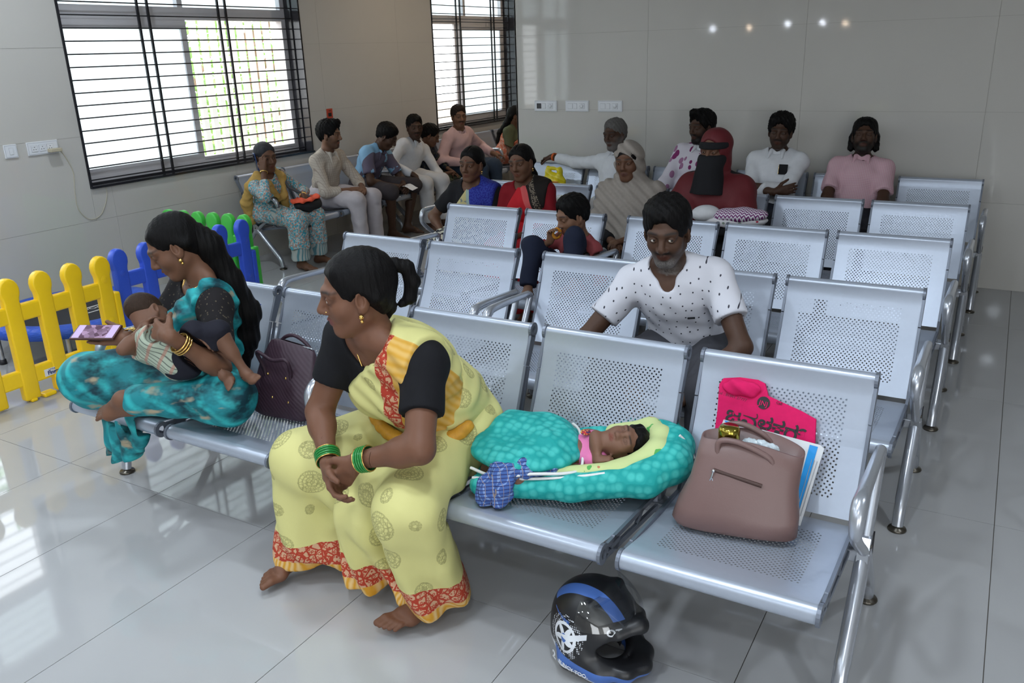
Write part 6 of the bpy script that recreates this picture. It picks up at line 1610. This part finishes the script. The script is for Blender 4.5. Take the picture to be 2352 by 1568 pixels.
# checked blue cloth hanging over the nest
M_CHK = mat('blue_check_cotton', (.06, .12, .38), .85); q = NT(M_CHK); s_ = q.sep(q.mapping(q.coord(), rot=(.3, .2, .5)))
st = lambda c_, f_, w_: q.math('LESS_THAN', q.math('FRACT', q.math('ADD', q.math('MULTIPLY', c_, f_), 40.)), w_)
c_ = q.mix(st(s_[0], 95., .25), (.055, .12, .36), (.20, .30, .55)); c_ = q.mix(st(s_[2], 95., .25), c_, (.02, .03, .14)); q.base(q.mix(st(s_[1], 48., .07), c_, (.30, .24, .22)))
K = Sdf(); K.chain([npnt(-.05, .125, .092), npnt(-.14, .135, .098), npnt(-.21, .150, .090), npnt(-.245, .172, .055), npnt(-.255, .182, .018)], [.018, .028, .032, .032, .028], .02); K.chain([npnt(-.19, .150, .085), npnt(-.205, .188, .045), npnt(-.215, .198, .015)], [.026, .026, .022], .02)
K.warp = lambda X, Y, Z: (.005*np.sin(X*110+Z*70)*np.sin(Y*90-Z*60)+.003*np.sin(X*180-Y*120)).astype(np.float32)
K.press(NESTW, .002); o = sdf_obj('checked_cloth', K, .0048, M_CHK, None, (), tuple(npnt(-.2, .15, 0)), 1); o.location = npnt(-.2, .15, 0); tag(o, 'blue checked cotton cloth hanging out of the baby nest', 'cloth')
# ---------------- helmet
HC = Vector((-.838, 1.855, 0)); HA = math.radians(-8); hf = np.array((math.cos(HA), math.sin(HA), 0)); hl = np.array((-math.sin(HA), math.cos(HA), 0)); RH = np.stack([hf, hl, np.array((0, 0, 1.))], 1)
t = thing('helmet', 'matt black motorcycle helmet with raised clear visor on the floor', 'helmet', HC, HA); t.scale = (.94, .94, .94)
def hp(x, y, z): return np.array((x, y, z), float)
K = Sdf(); K.ell(hp(-.012, 0, .148), (.142, .122, .135), None, .02); K.ell(hp(-.03, 0, .09), (.122, .116, .105), None, .03)
for sg in (-1, 1): K.chain([hp(-.04, sg*.098, .055), hp(.06, sg*.092, .050), hp(.125, sg*.055, .052), hp(.150, 0, .055)], [.040, .032, .027, .027], .025); K.cap(hp(-.02, sg*.105, .12), hp(.03, sg*.095, .06), .03, .03, .03)
K.cap(hp(.02, -.08, .245), hp(.02, .08, .245), .012, None, .03)
K.chain([hp(.105, -.06, .178), hp(.140, 0, .190), hp(.105, .06, .178)], [.020, .024, .020], .02)    # brow peak
K.ell(hp(.0, 0, .130), (.108, .096, .105), None, .01, sub=True); K.ell(hp(.135, 0, .120), (.118, .135, .052), None, .010, sub=True)
K.ell(hp(.02, 0, -.01), (.118, .086, .075), None, .012, sub=True); K.cut((0, 0, -1), (0, 0, .004), .006)
M_HEL = mat('matt_black_shell', (.012, .012, .014), .38); q = NT(M_HEL); s_ = q.sep(q.coord())
WHT = (.70, .72, .76); BLU_ = (.06, .14, .42)
side_ = q.math('LESS_THAN', s_[1], -.02)
dx = q.math('ADD', s_[0], .045); dz = q.math('SUBTRACT', s_[2], .142); rr = q.math('SQRT', q.math('ADD', q.math('POWER', dx, 2.), q.math('POWER', dz, 2.))); th = q.math('ARCTAN2', dz, dx)
star_r = q.math('ADD', .026, q.math('MULTIPLY', .013, q.math('COSINE', q.math('MULTIPLY', q.math('ADD', th, .3), 5.))))
star = q.math('LESS_THAN', rr, star_r); ring = q.math('LESS_THAN', q.math('ABSOLUTE', q.math('SUBTRACT', rr, .041)), .0045)
core = q.math('LESS_THAN', rr, .012); dots = q.math('MULTIPLY', q.math('LESS_THAN', q.vor(160, q.coord(), 'F1', .2).outputs['Distance'], .35), q.math('LESS_THAN', q.math('ABSOLUTE', q.math('SUBTRACT', rr, .052)), .014))
k = q.math('MULTIPLY', side_, q.math('MAXIMUM', q.math('MAXIMUM', star, ring), dots)); c_ = q.mix(k, (.012, .012, .014), WHT); c_ = q.mix(q.math('MULTIPLY', side_, core), c_, BLU_)
wing = q.math('MULTIPLY', side_, q.math('MULTIPLY', q.math('LESS_THAN', q.math('ABSOLUTE', q.math('SUBTRACT', dz, q.math('MULTIPLY', dx, .35))), .009), q.math('LESS_THAN', q.math('ABSOLUTE', dx), .075))); c_ = q.mix(q.math('MULTIPLY', wing, q.math('GREATER_THAN', dz, -.001)), c_, WHT)
top_ = q.math('MULTIPLY', q.math('LESS_THAN', q.math('ABSOLUTE', q.math('ADD', s_[1], .045)), .017), q.math('GREATER_THAN', s_[2], .215)); c_ = q.mix(top_, c_, BLU_)
zb_ = q.math('ADD', s_[2], q.math('MULTIPLY', s_[0], .18)); band = q.math('LESS_THAN', q.math('ABSOLUTE', q.math('SUBTRACT', zb_, .060)), .017); c_ = q.mix(band, c_, BLU_); c_ = q.mix(q.math('LESS_THAN', q.math('ABSOLUTE', q.math('SUBTRACT', zb_, .040)), .0035), c_, WHT); c_ = q.mix(q.math('MULTIPLY', band, q.math('LESS_THAN', s_[0], -.09)), c_, WHT); q.base(c_)
sdf_obj('shell', K, .0045, M_HEL, t, (), (0, 0, 0), 2)
K = Sdf(); K.ell(hp(.0, 0, .130), (.109, .097, .106), None, .01); K.ell(hp(.0, 0, .118), (.085, .072, .100), None, .012, sub=True); K.ell(hp(.135, 0, .112), (.13, .135, .070), None, .012, sub=True); K.cut((0, 0, -1), (0, 0, .03), .006); sdf_obj('padding', K, .006, cloth('black_foam', (.010, .010, .011)), t, (), (0, 0, 0), 2)
M_VIS = mat('clear_visor', (1, 1, 1), .05); q = NT(M_VIS); tr = q.n('BsdfTransparent'); tr.inputs[0].default_value = (.82, .84, .86, 1); gl = q.n('BsdfGlossy'); gl.inputs['Roughness'].default_value = .06; mx = q.n('MixShader'); mx.inputs[0].default_value = .13; q.l(tr.outputs[0], mx.inputs[1]); q.l(gl.outputs[0], mx.inputs[2]); q.l(mx.outputs[0], q.t.nodes['Material Output'].inputs[0])
V_ = []; F_ = []; nu, nv = 22, 9
for j in range(nv):
    for i in range(nu):
        a = math.radians(-88+176*i/(nu-1)); e = math.radians(30+46*j/(nv-1)); R_ = .158
        V_.append((-.005+R_*math.cos(e)*math.cos(a)*1.0+.0, .148*math.sin(a)*(.55+.45*math.cos(e)), .125+.150*math.sin(e)))
F_ = [(j*nu+i, j*nu+i+1, (j+1)*nu+i+1, (j+1)*nu+i) for j in range(nv-1) for i in range(nu-1)]
b = MB(); b.add(V_, F_, True); link('visor', b.mesh('visor'), M_VIS, t)
for sg in (-1, 1): b = MB(); b.lathe([(.0005, sg*.128), (.020, sg*.128), (.024, sg*.118)], (-.01, 0, .125), 18, axis=1); b.build('visor_pivot', M_CAP, t)
M_WT = mat('white_decal', (.72, .73, .75), .45)
def wrap_text(s, size, c, m, bold=0., zoff=.0):
    """letters bent round the left-front of the shell: c = (angle in degrees, height, rx, ry)"""
    me = text_mesh(s, size, .0004, bold)
    for v in me.vertices:
        x, y, z = v.co; a = math.radians(c[0])+x/c[2]; v.co = ((c[2]+z+.001)*math.cos(a)+c[4], (c[3]+z+.001)*math.sin(a), c[1]+y-.12*x)
    link('decal', me, m, t)
wrap_text('OT', .034, (-38, .192, .128, .124, 0.), M_WT, .001); wrap_text('2', .036, (-118, .062, .152, .140, -.01), M_WT, .0012); wrap_text('BUNCY TOOL', .017, (-88, .052, .152, .140, -.01), M_WT, .0004); wrap_text('RUNCYLINE', .015, (-118, .196, .122, .116, -.012), mat('blue_decal', BLU_, .45), .0006)
# ---------------- yellow plastic bag on the back row
K = Sdf(); K.ell((-3.215, 6.19, .50), (.115, .065, .11), None, .03); K.ell((-3.215, 6.20, .63), (.105, .042, .105), None, .03)
for sx in (-.055, .055): K.cap((-3.215+sx, 6.20, .66), (-3.215+sx*.9, 6.20, .755), .034, .024, .02)
K.cap((-3.27, 6.20, .765), (-3.16, 6.20, .760), .013, None, .015); K.warp = lambda X, Y, Z: (.006*np.sin(X*70+Z*50)*np.sin(Z*60-X*30)).astype(np.float32); K.cut((0, 0, -1), (0, 0, .40))
t = thing('carrier_bag', 'crumpled yellow plastic carrier bag on the back row seat', 'bag', (-3.215, 6.19, .40)); sdf_obj('bag_body', K, .006, mat('yellow_polythene', srgb(225, 205, 30), .3), t, (), (-3.215, 6.19, .40), 1)
b = MB(); b.box((-.06, -.050, .262), (.06, -.034, .266)); b.box((-.02, -.050, .235), (.06, -.034, .239)); b.build('red_print', mat('red_print', (.6, .12, .03), .5), t)
# ---------------- orange and black bag on the lap of the phone woman
K = Sdf(); c0 = np.array((-5.02, 5.20, .545)); Rb = rot('z', 20)
K.ell(c0, (.085, .185, .06), Rb, .03); K.ell(c0+np.array((.01, .02, -.03)), (.09, .16, .05), Rb, .03); K.cut((.25, 0, 1), c0+np.array((0, 0, .035)), .01)
K.press(PHW.S0, .026); t = thing('handbag', 'black and orange bag resting on the lap of the turquoise tunic woman', 'bag', tuple(c0)); K.warp = lambda X, Y, Z: (.004*np.sin(X*60+Y*50)).astype(np.float32); sdf_obj('bag_body', K, .007, cloth('charcoal_nylon', (.02, .021, .024)), t, (), tuple(c0), 1)
K = Sdf(); K.ell(c0+np.array((-.005, 0, .030)), (.098, .205, .018), Rb, .02); K.press(PHW.S0, .026); K.warp = lambda X, Y, Z: (.006*np.sin(X*50+Y*62)).astype(np.float32); sdf_obj('orange_flap', K, .006, cloth('orange_nylon', (.75, .10, .045)), t, (), tuple(c0), 1)
b = MB(); b.tube([Vector(PHW.sh['L']+PHW.T1 @ np.array((.04, -.03, .075)))-Vector(c0), Vector(PHW.chest+PHW.T1 @ np.array((.165, .07, .03)))-Vector(c0), Vector(c0)+Vector((.02, .03, .04))-Vector(c0)], .011, 6); b.build('shoulder_strap', cloth('grey_webbing', (.08, .08, .085)), t)
# paper in the hands of the polo man
pc = (POLO.wri['L']+POLO.wri['R'])/2+np.array((.10, 0, -.01)); t = thing('paper_slip', 'white paper slip in the hands of the blue polo man', 'paper', tuple(pc)); b = MB(); V_ = []
for i in range(6):
    for j in range(4): V_.append((.03*i-.06, .03*j-.045, .018*math.sin(i*.9)+.004*j))
b.add(V_, [(i*4+j, i*4+j+1, (i+1)*4+j+1, (i+1)*4+j) for i in range(5) for j in range(3)], True); b.add([(v[0], v[1], v[2]-.0012) for v in V_], [(i*4+j, (i+1)*4+j, (i+1)*4+j+1, i*4+j+1) for i in range(5) for j in range(3)], True); b.build('sheet', mat('white_paper', (.75, .75, .76), .6), t)
b = MB(); b.box((-.02, -.02, .0195), (.02, -.016, .0205)); b.build('printed_line', M_INK, t)
# wrapped baby in the arms of the veiled woman
c0 = np.array((-1.36, 4.86, .715)); t = thing('wrapped_baby', 'baby bundle in floral and purple zigzag blankets held by the veiled woman', 'baby', tuple(c0))
Rb = rot('y', -4)
K = Sdf(); K.ell(c0, (.215, .085, .060), Rb, .03); K.press(BUR.S0, .024); K.cut((0, 0, 1), c0+np.array((0, 0, .015)), .01); sdf_obj('floral_wrap', K, .007, spots('red_flower_flannel', (.68, .66, .68), (.40, .02, .05), 24, .30, .8, (.25, .30, .24), attr=False), t, (), tuple(c0), 1)
M_ZIG = mat('purple_zigzag', (.70, .66, .70), .85); q = NT(M_ZIG); s_ = q.sep(q.coord()); zg = q.math('PINGPONG', q.math('MULTIPLY', s_[0], 1.), .012); q.base(q.mix(q.math('LESS_THAN', q.math('FRACT', q.math('ADD', q.math('MULTIPLY', q.math('ADD', q.math('ADD', s_[2], s_[1]), q.math('MULTIPLY', zg, 1.6)), 38.), 20.)), .5), (.70, .66, .70), (.16, .02, .14)))
K = Sdf(); K.ell(c0+np.array((.045, -.012, .030)), (.165, .085, .045), Rb, .03); K.press(BUR.S0, .024); K.warp = lambda X, Y, Z: (.003*np.sin(X*50)).astype(np.float32); sdf_obj('zigzag_blanket', K, .006, M_ZIG, t, (), tuple(c0), 1)
K = Sdf(); K.ell(c0+np.array((-.15, -.015, .028)), (.085, .075, .050), Rb, .03); K.press(BUR.S0, .024); sdf_obj('white_blanket', K, .006, cloth('white_flannel', (.62, .62, .64)), t, (), tuple(c0), 1)
# ---------------- outside: railing, tree and low planting seen through the open sash
M_LEAF = speckle('tree_leaf', (.36, .62, .20), .6, .35, 3); M_BARK = speckle('tree_bark', (.36, .22, .17), .8, .25, 8)
M_LEAF.node_tree.nodes['Principled BSDF'].inputs['Transmission Weight'].default_value = 0.
rng = np.random.RandomState(3)
def tree(x, y, h, label):
    t = thing('tree', label, 'tree', (x, y, -.6))
    b = MB(); b.tube(smooth_path([(0, 0, 0), (.05, .03, h*.3), (-.04, .08, h*.55), (.1, .02, h*.8)], 5), [.16-.006*k for k in range(16)], 10); b.build('trunk', M_BARK, t)
    for k in range(6):
        a = rng.rand()*6.28; z = h*(.3+.09*k); b = MB(); b.tube(smooth_path([(0, 0.03, z), (.5*math.cos(a), .5*math.sin(a), z+.35), (.85*math.cos(a), .85*math.sin(a), z+.6)], 5), [.06-.004*q_ for q_ in range(11)], 7); b.build('branch', M_BARK, t)
    V = []; F = []
    for k in range(2600):
        a = rng.rand()*6.28; r = .93*math.sqrt(rng.rand()); z = h*.30+rng.rand()*h*.85; c = np.array((r*math.cos(a), r*math.sin(a), z)); u = unit(rng.randn(3)); v = unit(np.cross(u, rng.randn(3))); s_ = .04+.035*rng.rand(); o_ = len(V)
        V += [c-u*s_, c+v*s_*.45, c+u*s_, c-v*s_*.45]; F.append((o_, o_+1, o_+2, o_+3))
    o = link('foliage', npmesh('foliage', np.array(V), np.array(F), False), M_LEAF, t); o['kind'] = 'stuff'
tree(-8.6, 6.9, 3.6, 'leafy tree with reddish trunk outside the open window'); tree(-9.4, 8.9, 3.4, 'second leafy tree outside, farther along the garden'); tree(-9.2, 5.0, 3.2, 'leafy tree outside, nearest the frosted pane')
t = thing('garden_railing', 'white upright bar railing outside the window', 'railing', (-7.3, 4.6, -.6)); b = MB(); b.box((-.03, -.03, -.025), (.03, .03, 3.2)); me = b.mesh('upright'); M_WRL = mat('white_railing_paint', (.75, .75, .74), .5); me.materials.append(M_WRL)
b = MB(); b.box((-.02, -.032, 0), (.02, .032, 3.0)); me = b.mesh('upright'); me.materials.append(M_WRL)
for k in range(44): o = link('upright', me, None, t); o.location = (0, .125*k, .0)
for z in (.25, 2.9): b = MB(); b.box((-.015, 0, z), (.015, 5.5, z+.05)); b.build('rail', M_WRL, t)
mb = MB(); mb.box((-30, -20, -.7), (XW-.26, 40, -.6)); structure('ground_outside', mb, speckle('dry_garden_soil', (.42, .33, .24), .9, .2, 2))
